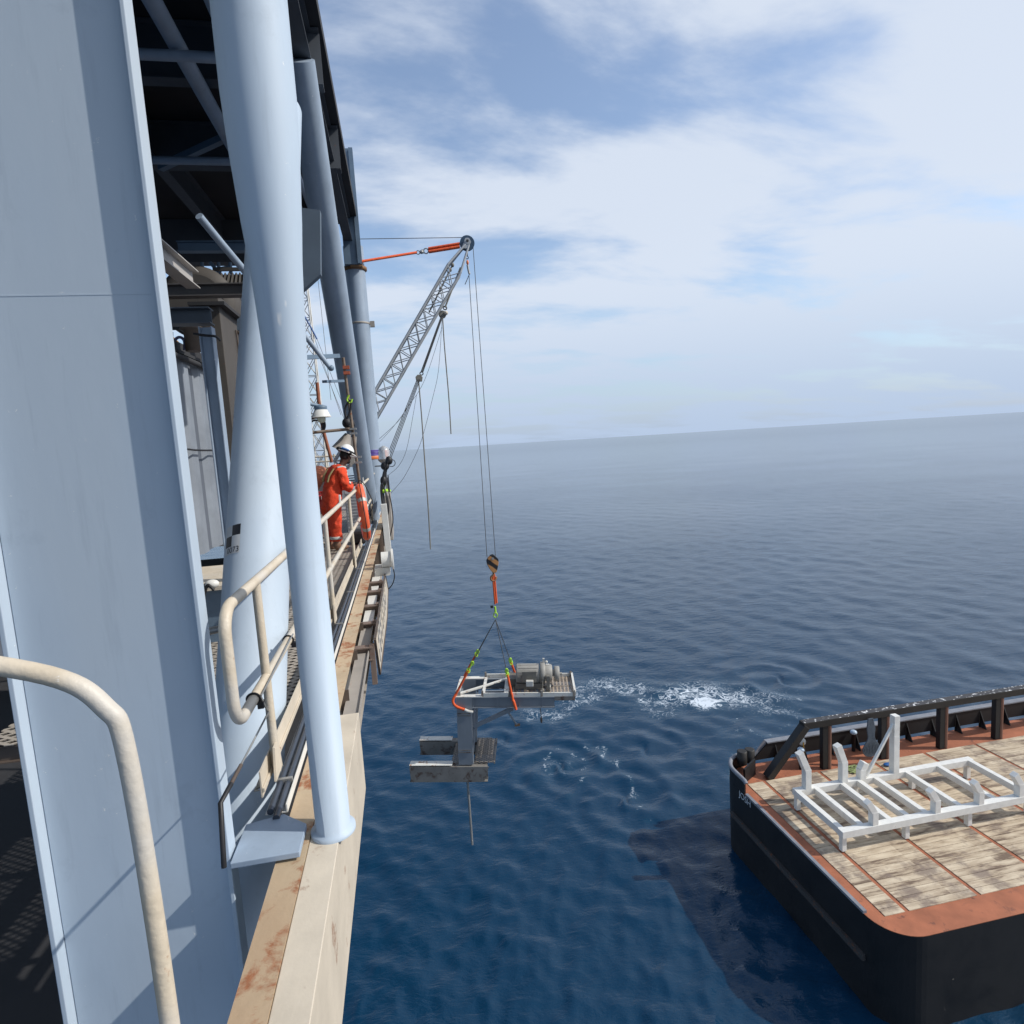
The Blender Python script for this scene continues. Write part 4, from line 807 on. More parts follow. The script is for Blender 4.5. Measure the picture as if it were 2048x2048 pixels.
for x, y in ((.13, .05), (-.15, .02)): m_.ball(W((x, y+.02, .045)), .06, (.95, 2.3, .85), rot=rot.to_3x3()); m_.ball(W((x, y-.07, .12)), .072, (1, 1, 1.5))
m_.build('boots', boots, man)
hc = W((0, .165, 1.845)); tilt = rot.to_3x3() @ Matrix.Rotation(radians(-26), 3, 'X')
m_ = MB(); vs = []; n = 28
for i in range(9):
    th = i/8*pi*.5
    for j in range(n): v = Vector((cos(th)*cos(2*pi*j/n)*.125, cos(th)*sin(2*pi*j/n)*.150, sin(th)*.165)); vs.append(hc+tilt @ v)
m_.add(vs, [(i*n+j, i*n+(j+1) % n, (i+1)*n+(j+1) % n, (i+1)*n+j) for i in range(8) for j in range(n)], True)
rim = [hc+tilt @ Vector((cos(q)*.135, sin(q)*.160+(.035 if sin(q) > .3 else 0), -.004)) for q in np.linspace(0, 2*pi, 33)]
m_.tube(rim, .011, 8); hl = m_.build('helmet', helm, man)
m_ = MB(); m_.ball(hc+tilt @ Vector((.0, -.165, .02)), .045, (1.1, .6, .8)); m_.ball(hc+tilt @ Vector((.128, .03, .0)), .038, (.6, 1, 1.2)); m_.ball(hc+tilt @ Vector((-.128, .03, .0)), .038, (.6, 1, 1.2)); m_.torus(hc+tilt @ Vector((0, 0, .03)), .146, .012, tilt @ Vector((0, 0, 1)), 32, 8); m_.build('ear_defender', black, man)
MB().tube([hc+tilt @ Vector((.07, -.14, .035)), hc+tilt @ Vector((.135, -.07, .03)), hc+tilt @ Vector((.145, -.02, .03))], .022, 8).build('helmet_band', bluep, man)
fc = W((0, .17, 1.78)); m_ = MB()
m_.ball(fc+tilt @ Vector((0, -.03, .0)), .098, (.92, 1.0, 1.15)); m_.ball(fc+tilt @ Vector((0, .07, -.085)), .055, (.95, .8, .8)); m_.build('hair', hair, man)
m_ = MB(); m_.ball(fc+tilt @ Vector((0, .095, .0)), .024, (.7, 1, 1.3)); m_.ball(fc+tilt @ Vector((.088, .01, -.01)), .028, (.4, .8, 1.2)); m_.ball(fc+tilt @ Vector((-.088, .01, -.01)), .028, (.4, .8, 1.2)); m_.ball(fc+tilt @ Vector((0, .06, -.045)), .05, (.85, .8, 1.0)); m_.build('face', skin, man)
m_ = MB(); [m_.ball(fc+tilt @ Vector((s*.032, .088, .022)), .011) for s in (-1, 1)]; m_.parts('eye', chequer_w, man)

# ------------------------------------------------------------------ CRANE BOOM
YB = 20.0
cb = thing('crane_boom', tuple(at(700, 905, Y=YB)), 'pale grey lattice crane boom rising past the columns to a dark sheave', 'crane')
tipL, tipR = at(900, 527, Y=YB), at(914, 545, Y=YB)
A = at(713, 877, Y=YB); B = at(907.5, 541, Y=YB); dB = (B-A).normalized(); nB = dB.cross(Vector((0, 1, 0))).normalized(); wB = .46
m_ = MB(); ch = lattice(m_, A-dB*1.0, B, wB, .50, .021, .0155, nB, (0, 1, 0)); m_.build('lacing', boomm, cb)
for c_ in ch: MB().tube(c_, .038, 10).build('chord', boomm, cb)
hd = at(934, 484, Y=YB); m_ = MB()
for c_ in ch: e_ = c_[1]; m_.tube([e_, Vector((hd.x+(e_.x-B.x)*.22, YB+(e_.y-YB)*.35, hd.z-.10+(e_.z-B.z)*.2))], .035, 8)
for s in (-1, 1): m_.prism([hd+Vector((-.20, s*.085, -.22)), hd+Vector((.02, s*.085, -.24)), hd+Vector((.12, s*.085, -.02)), hd+Vector((.06, s*.085, .09)), hd+Vector((-.06, s*.085, .09)), hd+Vector((-.10, s*.085, .0))], (0, s*.02, 0)); m_.lathe([(.095, .105*1), (.095, .12)], hd, (0, s, 0), 24)
m_.build('boom_head', boomm, cb)
MB().lathe([(.235, -.05), (.235, -.04), (.20, -.02), (.20, .02), (.235, .04), (.235, .05)], hd+Vector((.0, 0, -.04)), (0, 1, 0), 40).build('sheave', sheavem, cb); MB().lathe([(.04, -.14), (.04, .14)], hd, (0, 1, 0), 16).build('axle', black, cb)
m_ = MB(); q0, q1 = at(905, 530, Y=YB), at(858, 625, Y=YB); m_.tube([q0, q1], .025, 8)
for f in (0, .1, .5, .8): q = q0.lerp(q1, f); m_.ball(q, .055, (1, 1, 1.3))
m_.build('inner_hose', tackm, cb)
# tie-back slings
s0 = Vector((-.78, 19.2, at(722, 526, Y=19.3).z))
o = MB().tube([s0, at(833, 505, Y=YB)], .040, 10).build('orange_sling', orange); tag(o, 'slim orange sling tying the upper deck corner to the shackle', 'sling')
a, b = at(857, 501, Y=YB), at(919, 491, Y=YB); m_ = MB(); m_.beam(a, b, .09, .17); m_.tube([a+Vector((0, -.05, .05)), b+Vector((0, -.05, .05))], .04, 8); m_.tube([a+Vector((0, -.05, -.05)), b+Vector((0, -.05, -.05))], .045, 8)
tag(m_.build('orange_sling', orange, bevel=.02), 'thick doubled orange sling ending at the boom head', 'sling')
m_ = MB(); m_.torus(at(836, 505, Y=YB), .055, .014, (0, 1, 0), 20, 8); m_.ball(at(843, 504, Y=YB), .06, (1.2, 1, 1)); m_.torus(at(852, 502, Y=YB), .075, .018, (0, 1, .3), 20, 8); m_.box(tuple(at(845, 503, Y=YB)-Vector((.03, .04, .05))), tuple(at(845, 503, Y=YB)+Vector((.06, .04, .05)))); tag(m_.build('shackle', galv), 'steel shackle joining the two orange slings', 'shackle')
o = MB().tube([at(715, 478, Y=19.6), at(925, 475, Y=YB)], .011, 6).build('luffing_wire', wire); tag(o, 'thin level wire from the upper deck to the top of the sheave', 'wire')
# hanging hook under the head
hk = thing('auxiliary_hook', tuple(at(934, 545, Y=YB)), 'small hook and wedge socket hanging just under the sheave', 'hook')
MB().torus(at(934, 515, Y=YB), .045, .014, (0, 1, 0), 20, 8).tube([at(934, 500, Y=YB), at(934, 511, Y=YB)], .03, 8).build('shackle', sheavem, hk)
MB().ball(at(935, 525, Y=YB), .06, (.7, .7, 1.3)).build('socket_pin', orange2, hk); MB().tube(curvepx([(935, 530), (937, 541), (939, 548)], Y=YB), .035, 8).build('socket', galv, hk)
MB().tube([at(939, 548, Y=YB), at(930, 569, Y=YB)], .012, 6).build('wire_tail', wire, hk)
# hoist ropes
hl_, hr_ = at(974, 1114, Y=YB), at(991, 1114, Y=YB)
o = MB().tube([at(938, 550, Y=YB), hl_], .0105, 6).build('hoist_rope', wire); tag(o, 'left hoist rope running down from the auxiliary hook to the striped block', 'wire rope')
o = MB().tube([at(946, 492, Y=YB), hr_], .0105, 6).build('hoist_rope', wire); tag(o, 'right hoist rope running down from the rim of the sheave to the striped block', 'wire rope')
# tackle blocks
bn = thing('pulley_block', tuple(at(885, 625, Y=19.9)), 'upper pulley block with a cream cheek below the boom', 'pulley')
MB().lathe([(.10, -.06), (.12, -.05), (.12, .05), (.10, .06)], at(885, 629, Y=19.9), (0, 1, 0), 20).build('cheek', tackm, bn, bevel=.005); MB().ball(at(892, 626, Y=19.8), .065).build('end_cap', cream, bn); MB().torus(at(890, 616, Y=19.9), .055, .018, (0, 1, 0), 20, 8).build('becket', black, bn)
bn2 = thing('pulley_block', tuple(at(838, 757, Y=19.8)), 'lower pulley block where the four tackle ropes meet', 'pulley')
c_ = at(838, 757, Y=19.8); MB().prism([c_+Vector((x, -.06, z)) for x, z in ((-.11, .05), (-.04, .12), (.06, .11), (.12, .03), (.09, -.10), (-.09, -.09))], (0, .12, 0)).build('cheek', tackm, bn2, bevel=.01); MB().torus(at(843, 747, Y=19.8), .05, .016, (0, 1, 0), 20, 8).build('becket', black, bn2)
def rope(px, r, lab, Y=19.8, mat=None, k=4): return tag(MB().tube(curvepx(px, Y=Y, k=k) if len(px) > 2 else [at(*px[0], Y=Y), at(*px[1], Y=Y)], r, 7).build('wire_rope', mat or wire), lab, 'wire rope')
rope([(921, 535), (890, 615)], .028, 'thick stay rope from the boom head to the upper pulley block', mat=tackm)
m_ = MB(); m_.tube([at(883, 632, Y=19.8), at(842, 745, Y=19.8)], .022, 7); m_.tube([at(885, 632, Y=19.8), at(845, 745, Y=19.8)], .022, 7); tag(m_.build('wire_rope', wire), 'doubled rope between the upper and lower pulley blocks', 'wire rope')
for i in range(4): rope([(834+i*2, 759), (769+i*3.2, 925)], .012, ['outer left tackle rope from the lower block to the hose tangle', 'second tackle rope from the left below the lower block', 'third tackle rope from the left below the lower block', 'outer right tackle rope from the lower block to the hose tangle'][i], Y=19.4)
rope([(885, 630), (888, 680), (893, 740), (898, 800), (902, 868)], .019, 'loose chain hanging straight from the upper pulley block', mat=tackm)
rope([(837, 760), (843, 830), (850, 930), (856, 1010), (861, 1098)], .020, 'long grey rope hanging from the lower pulley block over the sea', mat=tackm)
rope([(833, 790), (825, 837), (813, 899), (798, 931), (777, 950)], .0065, 'thin slack wire curving from the lower block to the rail end')
rope([(884, 640), (877, 740), (865, 797), (845, 874), (830, 912), (807, 956), (781, 987)], .0065, 'thin slack wire curving from the upper block down over the horizon')
rope([(884, 655), (857, 740), (838, 782), (814, 815), (797, 842), (756, 880)], .0065, 'thin slack wire reaching the far column above its tape')
rope([(812, 820), (783, 858), (756, 887)], .0055, 'shorter thin slack wire just under the one reaching the far column')

# hook block
hkb = thing('hook_block', tuple(at(985, 1150, Y=YB)), 'orange and black striped hook block hanging over the sea', 'hook block')
cb_ = at(985, 1127, Y=YB); pr = [(-.20, .12), (-.13, .22), (-.03, .30), (.05, .31), (.14, .22), (.20, .15), (.20, .02), (.15, -.18), (.10, -.31), (-.02, -.31), (-.10, -.20), (-.18, -.03)]
m_ = MB(); m_.prism([cb_+Vector((x, -.10, z)) for x, z in pr], (0, .05, 0)); m_.prism([cb_+Vector((x, .05, z)) for x, z in pr], (0, .05, 0)); m_.build('cheek_plate', blockm, hkb, bevel=.012)
MB().lathe([(.17, -.04), (.17, .04)], cb_+Vector((0, 0, .02)), (0, 1, 0), 28).build('sheave', brown, hkb); MB().lathe([(.045, -.13), (.045, .13)], cb_+Vector((0, 0, .19)), (0, 1, 0), 16).build('pin', galv, hkb)
MB().tube(smoothpts([cb_+Vector(q) for q in ((.02, 0, -.30), (.0, 0, -.40), (-.08, 0, -.47), (-.07, 0, -.57), (.02, 0, -.60), (.08, 0, -.54), (.09, 0, -.47))], 5), .038, 10).build('hook', paint('orange_brown_hook', (.36, .17, .08), .6, .2), hkb)
a, b = at(987, 1151, Y=YB), at(992, 1208, Y=YB); m_ = MB(); m_.tube([a+Vector((-.025, 0, 0)), b+Vector((-.03, 0, 0))], .032, 10); m_.tube([a+Vector((.03, 0, .05)), b+Vector((.03, 0, .03))], .030, 10)
tag(m_.build('orange_sling', orange), 'vertical orange sling between the hook block and the lime hook ring', 'sling')
ms_ = thing('master_link', tuple(at(990, 1225, Y=YB)), 'lime green master link and shackle above the four-leg sling', 'hook')
MB().torus(at(991, 1230, Y=YB), .075, .020, (0, 1, .2), 24, 8, sc=(.85, 1.2)).tube([at(990, 1213, Y=YB), at(991, 1224, Y=YB)], .035, 8).build('ring', lime, ms_); MB().box(tuple(at(984, 1214, Y=YB)-Vector((.05, .04, .03))), tuple(at(984, 1214, Y=YB)+Vector((.04, .04, .05)))).build('shackle_pin', black, ms_)

# ------------------------------------------------------------------ THE LOAD
O = at(911, 1393, Y=20.3)
hdg = radians(102.2); Lx = Vector((sin(hdg), cos(hdg), -.040)).normalized(); Dy = Vector((-Lx.y, Lx.x, .02)).normalized(); Vz = Lx.cross(Dy).normalized()
if Vz.z < 0: Vz = -Vz
def Q(l, d, v): return O+Lx*l+Dy*d+Vz*v
def pl(px, py, d=0.0):       # load-local l,v of a pixel on the plane at depth d
    r = at(px, py, Y=1.0); n = Dy; p = O+Dy*d; t = p.dot(n)/r.dot(n); q = r*t-O; return q.dot(Lx), q.dot(Vz)
ld = thing('lifted_steel_frame', tuple(Q(0, 0, -3)), 'grey L-shaped steel frame with motor platform hanging from the crane', 'steel frame')
W_ = 1.55                                                                # depth between the two frames
def qbeam(mb, a, b, w, h): return mb.beam(Q(*a), Q(*b), w, h, up=Vz)
def qi(mb, a, b, w, h, t=.03): return mb.ibeam(Q(*a), Q(*b), w, h, up=Vz, t=t)
lE = pl(1109, 1404)[0]; lP = pl(1150, 1396)[0]
for d in (0, W_):
    m_ = MB(); qi(m_, (.02, d, -.20), (lE, d, -.20), .20, .40); m_.build('main_beam', loadm, ld)
    m_ = MB(); qbeam(m_, (.0, d, .018), (.95, d, .018), .21, .03); m_.build('white_flange', loadw, ld)
    # column: H-section seen on its flange
    zb_ = pl(930, 1526)[1]; m_ = MB(); m_.ibeam(Q(.30, d, -.40), Q(.30, d, zb_), .20, .52, up=Lx, t=.03); m_.prism([Q(.02, d-.11, -.02), Q(.58, d-.11, -.02), Q(.58, d-.11, -.5), Q(.05, d-.11, -.5)], Dy*.02); m_.prism([Q(.04, d-.11, -.5), Q(.54, d-.11, -.5), Q(.54, d-.11, zb_), Q(.04, d-.11, zb_)], Dy*.02); m_.build('column', loadm, ld)
m_ = MB()
for l in (.62, 1.45, 2.25, 3.05): m_.beam(Q(l, -.075, -.02), Q(l, -.075, -.38), .012, .05, up=Lx)
m_.parts('web_stiffener', loadm, ld)
m_ = MB()
for v in (-.58, -.66, -1.95, -2.03): m_.beam(Q(.06, -.125, v), Q(.52, -.125, v), .012, .02, up=Vz)
m_.parts('splice_strip', loadr, ld)
# end and cross members
m_ = MB(); qbeam(m_, (.05, .08, .015), (.05, W_-.08, .015), .14, .035); qbeam(m_, (.97, .08, .03), (.97, W_-.05, .03), .10, .06); qbeam(m_, (1.78, .08, .03), (1.78, W_-.05, .03), .16, .06)
qbeam(m_, (.10, .14, .04), (.97, W_*.50, .04), .10, .05); qbeam(m_, (.97, W_*.50, .04), (1.78, W_-.14, .04), .10, .05); m_.parts('white_bracing', loadw, ld)
m_ = MB(); qi(m_, (.05, .1, -.2), (.05, W_-.1, -.2), .12, .36); qbeam(m_, (1.0, .38, .0), (1.78, .38, .0), .06, .06); m_.build('end_member', loadm, ld)
# toe channels and end kerb of the motor platform
m_ = MB()
for d in (-.05, W_+.05):
    l0 = .95
    for a_, b_ in ((.98, 1.85), (1.95, 2.98), (3.06, lP-.08)): qbeam(m_, (a_, d, .075), (b_, d, .075), .05, .14)
m_.parts('side_channel', loadw, ld)
m_ = MB()
for d in (-.05, W_+.05):
    for l in (.95, 1.90, 3.02, lP-.04): qbeam(m_, (l, d, .0), (l, d, .22), .07, .07)
m_.beam(Q(.95, -.03, -.02), Q(lP, -.03, -.02), .06, .03, up=Vz); m_.beam(Q(lE, -.03, -.07), Q(lP, -.03, -.07), .10, .14, up=Vz); m_.beam(Q(lE, W_, -.07), Q(lP, W_, -.07), .10, .14, up=Vz); m_.build('rusty_stanchion', loadr, ld)
m_ = MB(); qbeam(m_, (lP, -.05, .09), (lP, W_+.05, .09), .07, .16); m_.build('end_kerb', loadw, ld)
# gratings (thin slabs, local axes)
def grating(name, mat, c, sx_, sy_, parent):
    me = MB().box((-sx_/2, -sy_/2, -.012), (sx_/2, sy_/2, .012)); o_ = me.build(name, mat, None, loc=(0, 0, 0)); M3 = Matrix((Lx, Dy, Vz)).transposed().to_4x4(); M3.translation = c-LOC[parent.name]
    o_.matrix_world = M3; o_.parent = parent; o_.matrix_parent_inverse = Matrix(); o_.matrix_local = M3; LOC[o_.name] = c; return o_
grating('deck_grating', grates, Q((1.95+lP)/2, W_/2, .03), lP-1.95, W_, ld)
m_ = MB()
for l in (2.1, 2.6, 3.1, 3.6): qbeam(m_, (l, .1, -.06), (l, W_-.1, -.06), .06, .10)
qbeam(m_, (2.0, W_*.45, .045), (lP-.1, W_*.45, .045), .05, .02); m_.parts('platform_joist', loadr, ld)
# motor with gearbox
mo = thing('gear_motor', tuple(Q(2.75, .7, .05)), 'grey electric winch motor bolted to the hanging platform', 'motor')
mc = lambda l, v, d=.72: Q(l, d, v)
MB().lathe([(.30, -.0), (.34, .02), (.35, .06), (.35, .80), (.34, .84)], mc(2.12, .52), Lx, 36).build('motor_body', motor_m, mo)
m_ = MB()
for i in range(7): q_ = 2*pi*i/14+.2; m_.beam(mc(2.2, .52)+Vz*cos(q_)*.35+Dy*-abs(sin(q_))*.35, mc(2.9, .52)+Vz*cos(q_)*.35+Dy*-abs(sin(q_))*.35, .02, .03, up=Vz)
m_.parts('cooling_fin', motor_m, mo)
m_ = MB(); m_.lathe([(.36, 0), (.39, .02), (.39, .17), (.36, .19)], mc(2.98, .54), Lx, 36); m_.lathe([(.30, .19), (.30, .40), (.26, .44)], mc(2.98, .54), Lx, 30); m_.lathe([(.12, .44), (.12, .52)], mc(2.98, .54), Lx, 20); m_.build('gear_housing', motor_m, mo)
m_ = MB(); m_.lathe([(.25, 0), (.27, .02), (.27, .16), (.25, .18)], mc(3.50, .50), Lx, 28); m_.lathe([(.05, .18), (.05, .27)], mc(3.50, .50), Lx, 12); m_.build('brake_drum', motor_m, mo)
m_ = MB(); m_.beam(mc(3.12, .92), mc(3.12, 1.08), .07, .07, up=Lx); m_.ball(mc(3.22, .95), .05); m_.beam(mc(3.26, .86), mc(3.26, .25), .10, .12, up=Lx); m_.build('lever', whited, mo)
MB().beam(Q(3.26, .28, .62), Q(3.26, .28, .06), .16, .12, up=Lx).build('gear_flange', motor_d, mo); MB().ball(Q(3.05, .15, .13), .08).tube([Q(3.05, .15, .13), Q(3.07, .25, .55)], .02, 8).build('hand_lever', motor_d, mo)
m_ = MB(); m_.lathe([(.20, 0), (.21, .02), (.21, .12), (.17, .14)], Q(2.60, .40, .56), -Dy, 24); m_.prism([Q(2.35, .30, .42), Q(2.85, .30, .42), Q(2.85, .30, .80), Q(2.35, .30, .80)], -Dy*.12); m_.build('terminal_housing', motor_d, mo)
MB().prism([Q(2.48, .14, .34), Q(2.74, .14, .34), Q(2.74, .14, .54), Q(2.48, .14, .54)], -Dy*.16).build('terminal_box', whited, mo, bevel=.02)
m_ = MB()
for l in (2.15, 2.45, 2.75, 2.95): m_.beam(Q(l, .35, .05), Q(l, 1.1, .05), .10, .05, up=Vz); m_.beam(Q(l, .45, .05), Q(l, .6, .25), .06, .06, up=Lx)
m_.prism([Q(2.1, .40, .06), Q(3.05, .40, .06), Q(3.05, .40, .26), Q(2.1, .40, .26)], Dy*.6); m_.build('motor_foot', motor_d, mo)
MB().beam(Q(3.30, .25, .05), Q(3.30, .55, .05), .10, .30, up=Vz).build('bearing_bracket', loadw, mo)
MB().beam(Q(1.98, .72, .06), Q(1.98, 1.3, .06), .30, .50, up=Vz).build('guard_box', motor_d, mo)
# lower forks
def lowfork(d, x0, x1, y0, y1, nm):
    l0, v0 = pl(x0, y0, d); l1, v1 = pl(x1, y1, d); m_ = MB(); t_ = MB()
    m_.ibeam(Q(l0, d, (v0+v1)/2-.03), Q(l1, d, (v0+v1)/2-.03), .30, abs(v0-v1)-.06, up=Vz, t=.025); m_.prism([Q(l0, d-.155, v0-.05), Q(l1+.06, d-.155, v0-.05), Q(l1-.12, d-.155, v1), Q(l0+.05, d-.155, v1)], Dy*.02)
    m_.build('fork_beam', loadr, ld); t_.beam(Q(l0, d, v0), Q(pl(905, y0, d)[0], d, v0), .30, .02, up=Vz); t_.build('fork_flange', loadw, ld); return l0, v0, l1, v1
f1 = lowfork(-.02, 820, 976, 1527, 1559, 'front'); f2 = lowfork(W_+.1, 840, 985, 1477, 1505, 'rear')
grating('lower_grating', gratel, Q(.93, W_/2+.05, f1[1]+.02), .70, W_+.1, ld); grating('lower_grating', gratel, Q(-.08, W_/2, f1[1]-.05), .35, W_-.1, ld)
m_ = MB(); qbeam(m_, (1.30, 0, f1[1]), (1.30, W_+.1, f1[1]), .05, .08); qbeam(m_, (.6, .0, f1[1]-.08), (.6, W_, f1[1]-.08), .08, .12); m_.build('lower_edge', loadr, ld)
# struts
a_ = pl(948, 1456); b_ = pl(1026, 1419); m_ = MB(); qbeam(m_, (a_[0]-.02, .10, a_[1]), (b_[0], .10, b_[1]), .10, .13); qbeam(m_, (a_[0], W_*.6, a_[1]-.5), (a_[0]+.02, W_*.98, -.45), .06, .06)
qbeam(m_, (.56, .2, -1.3), (.56, W_-.05, -.8), .05, .06); qbeam(m_, (.56, .05, -2.1), (.56, W_-.05, -1.35), .05, .06); qbeam(m_, (.56, .05, -1.7), (.56, W_-.1, -1.1), .05, .06); m_.parts('strut', loadm, ld)
a_ = pl(1015, 1425); b_ = pl(1033, 1452); m_ = MB(); m_.tube([Q(a_[0], .1, a_[1]), Q(b_[0], .1, b_[1])], .035, 10); m_.build('hanging_leg', loadm, ld); MB().beam(Q(b_[0]-.06, .1, b_[1]-.02), Q(b_[0]+.12, .1, b_[1]), .10, .05, up=Vz).build('rusty_foot', paint('rusty_collar_steel', (0, 0, 0)), ld)
MB().box(tuple(Q(.08, .05, .05)-Vector((.09, .09, .02))), tuple(Q(.08, .05, .05)+Vector((.09, .09, .14)))).build('lifting_lug', galv, ld, bevel=.01)
m_ = MB(); a_ = Q(pl(934, 1560)[0], .1, pl(934, 1558)[1]); m_.tube([a_, a_+Vector((.0, 0, -2.6))], .045, 10); m_.build('guide_pipe', galv, ld)
o = MB().tube([Q(*[pl(1080, 1418)[0], .3, pl(1080, 1418)[1]]), Q(*[pl(1083, 1442)[0], .3, pl(1083, 1442)[1]])], .012, 6).ball(Q(pl(1083, 1448)[0], .3, pl(1083, 1448)[1]), .06, (.7, .7, 2.0)).build('tag_line', brown); tag(o, 'short weighted line dangling under the motor platform', 'rope')
# four-leg sling
ML = at(991, 1239, Y=YB); lugFL = Q(.02, -.05, .1); lugBL = Q(.15, W_, .1); lugFR = Q(2.02, -.12, -.1); lugBR = Q(2.10, W_, .05)
def legsling(p, f1_, f2_, lab, wrap=None):
    d = p-ML; c1 = ML+d*f1_; c2 = ML+d*f2_; L_ = thing('chain_sling', tuple(p), lab, 'sling', 'four legs of the lifting sling')
    MB().tube([ML, c1], .013, 6).build('wire', wire, L_)
    m_ = MB(); m_.torus(c1+d.normalized()*.10, .06, .020, (0, 1, .3), 18, 8, sc=(.8, 1.4)); m_.tube([c1, c2], .022, 6); m_.torus(c2, .06, .020, (0, 1, -.3), 18, 8, sc=(.8, 1.3)); m_.build('lime_hook', lime, L_)
    m_ = MB(); m_.tube([c2, p], .042, 8)
    if wrap: m_.tube(wrap, .05, 8)
    m_.build('strap', orange, L_)
legsling(lugFL, .55, .68, 'front left sling leg ending at the wrapped corner of the frame', smoothpts([lugFL, Q(-.08, -.12, -.1), Q(.02, -.16, -.28), Q(.35, -.17, -.42)], 4))
legsling(lugBL, .52, .60, 'rear left sling leg behind the wrapped corner')
legsling(lugFR, .60, .68, 'front right sling leg with the strap crossing the front of the beam', smoothpts([lugFR, Q(2.05, -.15, -.15), Q(2.12, -.17, -.42)], 3))
legsling(lugBR, .66, .74, 'rear right sling leg close beside the motor')
o = MB().tube(smoothpts([Q(.33, -.185, -.40), Q(.45, -.19, -.46), Q(.62, -.185, -.50)], 3), .055, 8).build('sling_sleeve', whited); tag(o, 'grey-white sleeve on the strap round the top of the front column', 'sleeve')

# ------------------------------------------------------------------ SUPPLY BOAT (ship axis along +X)
DK = -17.0
bt_ = thing('supply_boat', (20, 22, SEA), 'black-hulled supply boat with timber aft deck moored at the lower right', 'boat')
Yh, Xt, Yn = 26.45, 14.55, 15.5
rc = 1.3; outl = [(Xt+rc-cos(q)*rc, Yh-rc+sin(q)*rc) for q in np.linspace(0, pi/2, 12)]
outl_n = [(Xt+rc-sin(q)*rc, Yn+rc-cos(q)*rc) for q in np.linspace(0, pi/2, 12)]
pts = [(60, Yn)]+outl_n+outl+[(60, Yh)]
hm_ = MB(); hm_.prism([(x, y, SEA-1) for x, y in pts], (0, 0, DK-.03-(SEA-1))); hm_.build('hull', hull, bt_)
MB().beam((Xt-.06, Yn+1.2, -18.6), (Xt-.06, Yh-1.2, -18.6), .12, .22).build('rubbing_strake', paint('scuffed_strake', (.05, .045, .042), .7, .5), bt_)
MB().prism([(x+(.02), y, DK-.028) for x, y in pts], (0, 0, .02)).build('steel_deck', deckr, bt_)
# wood planks
wd = bpy.data.materials.new('bleached_deck_timber'); wd.use_nodes = True; t = wd.node_tree; b = t.nodes['Principled BSDF']; g = nd(t, 'ShaderNodeNewGeometry'); s_ = nd(t, 'ShaderNodeSeparateXYZ'); t.links.new(g.outputs['Position'], s_.inputs[0])
fl_ = mth(t, 'FLOOR', mth(t, 'DIVIDE', s_.outputs[1], .30)); fx = mth(t, 'FLOOR', mth(t, 'DIVIDE', s_.outputs[0], 3.02)); wn = nd(t, 'ShaderNodeTexWhiteNoise', noise_dimensions='2D'); cxy = nd(t, 'ShaderNodeCombineXYZ'); t.links.new(fl_, cxy.inputs[0]); t.links.new(fx, cxy.inputs[1]); t.links.new(cxy.outputs[0], wn.inputs[0])
mpw = nd(t, 'ShaderNodeMapping'); mpw.inputs['Scale'].default_value = (.5, 3, 1); t.links.new(g.outputs['Position'], mpw.inputs[0]); nw = nd(t, 'ShaderNodeTexNoise', i_Scale=1.6, i_Detail=6.0, i_Roughness=.65); t.links.new(mpw.outputs[0], nw.inputs[0])
vv = mth(t, 'ADD', mth(t, 'MULTIPLY', wn.outputs['Value'], .16), mth(t, 'MULTIPLY', nw.outputs[0], 1.08)); rp_ = nd(t, 'ShaderNodeValToRGB'); t.links.new(vv, rp_.inputs[0])
rp_.color_ramp.elements[0].position = .44; rp_.color_ramp.elements[0].color = (.16, .11, .075, 1); rp_.color_ramp.elements[1].position = .80; rp_.color_ramp.elements[1].color = (.62, .52, .38, 1); e_ = rp_.color_ramp.elements.new(.56); e_.color = (.42, .33, .23, 1)
st2 = nd(t, 'ShaderNodeTexNoise', i_Scale=.9, i_Detail=7.0, i_Roughness=.65); t.links.new(g.outputs['Position'], st2.inputs[0]); sm2 = nd(t, 'ShaderNodeMapRange', i_1=.50, i_2=.62, i_3=0.0, i_4=.8); t.links.new(st2.outputs[0], sm2.inputs[0])
mx = nd(t, 'ShaderNodeMix', data_type='RGBA'); t.links.new(sm2.outputs[0], mx.inputs[0]); t.links.new(rp_.outputs[0], mx.inputs[6]); mx.inputs[7].default_value = (.20, .15, .12, 1)
t.links.new(mx.outputs[2], b.inputs['Base Color']); b.inputs['Roughness'].default_value = .8
bw_ = nd(t, 'ShaderNodeBump', i_Strength=.4, i_Distance=.01); t.links.new(nw.outputs[0], bw_.inputs['Height']); t.links.new(bw_.outputs[0], b.inputs['Normal'])
m_ = MB()
for x0_, x1_ in ((15.15, 15.94), (16.12, 18.90), (19.08, 21.95), (22.14, 24.95), (25.14, 28), (28.16, 34), (34.2, 45)):
    for y in np.arange(16.5, 24.9, .30): m_.box((x0_, y+.008, DK-.008), (x1_, y+.29, DK+.02))
m_.build('plank_deck', wd, bt_)
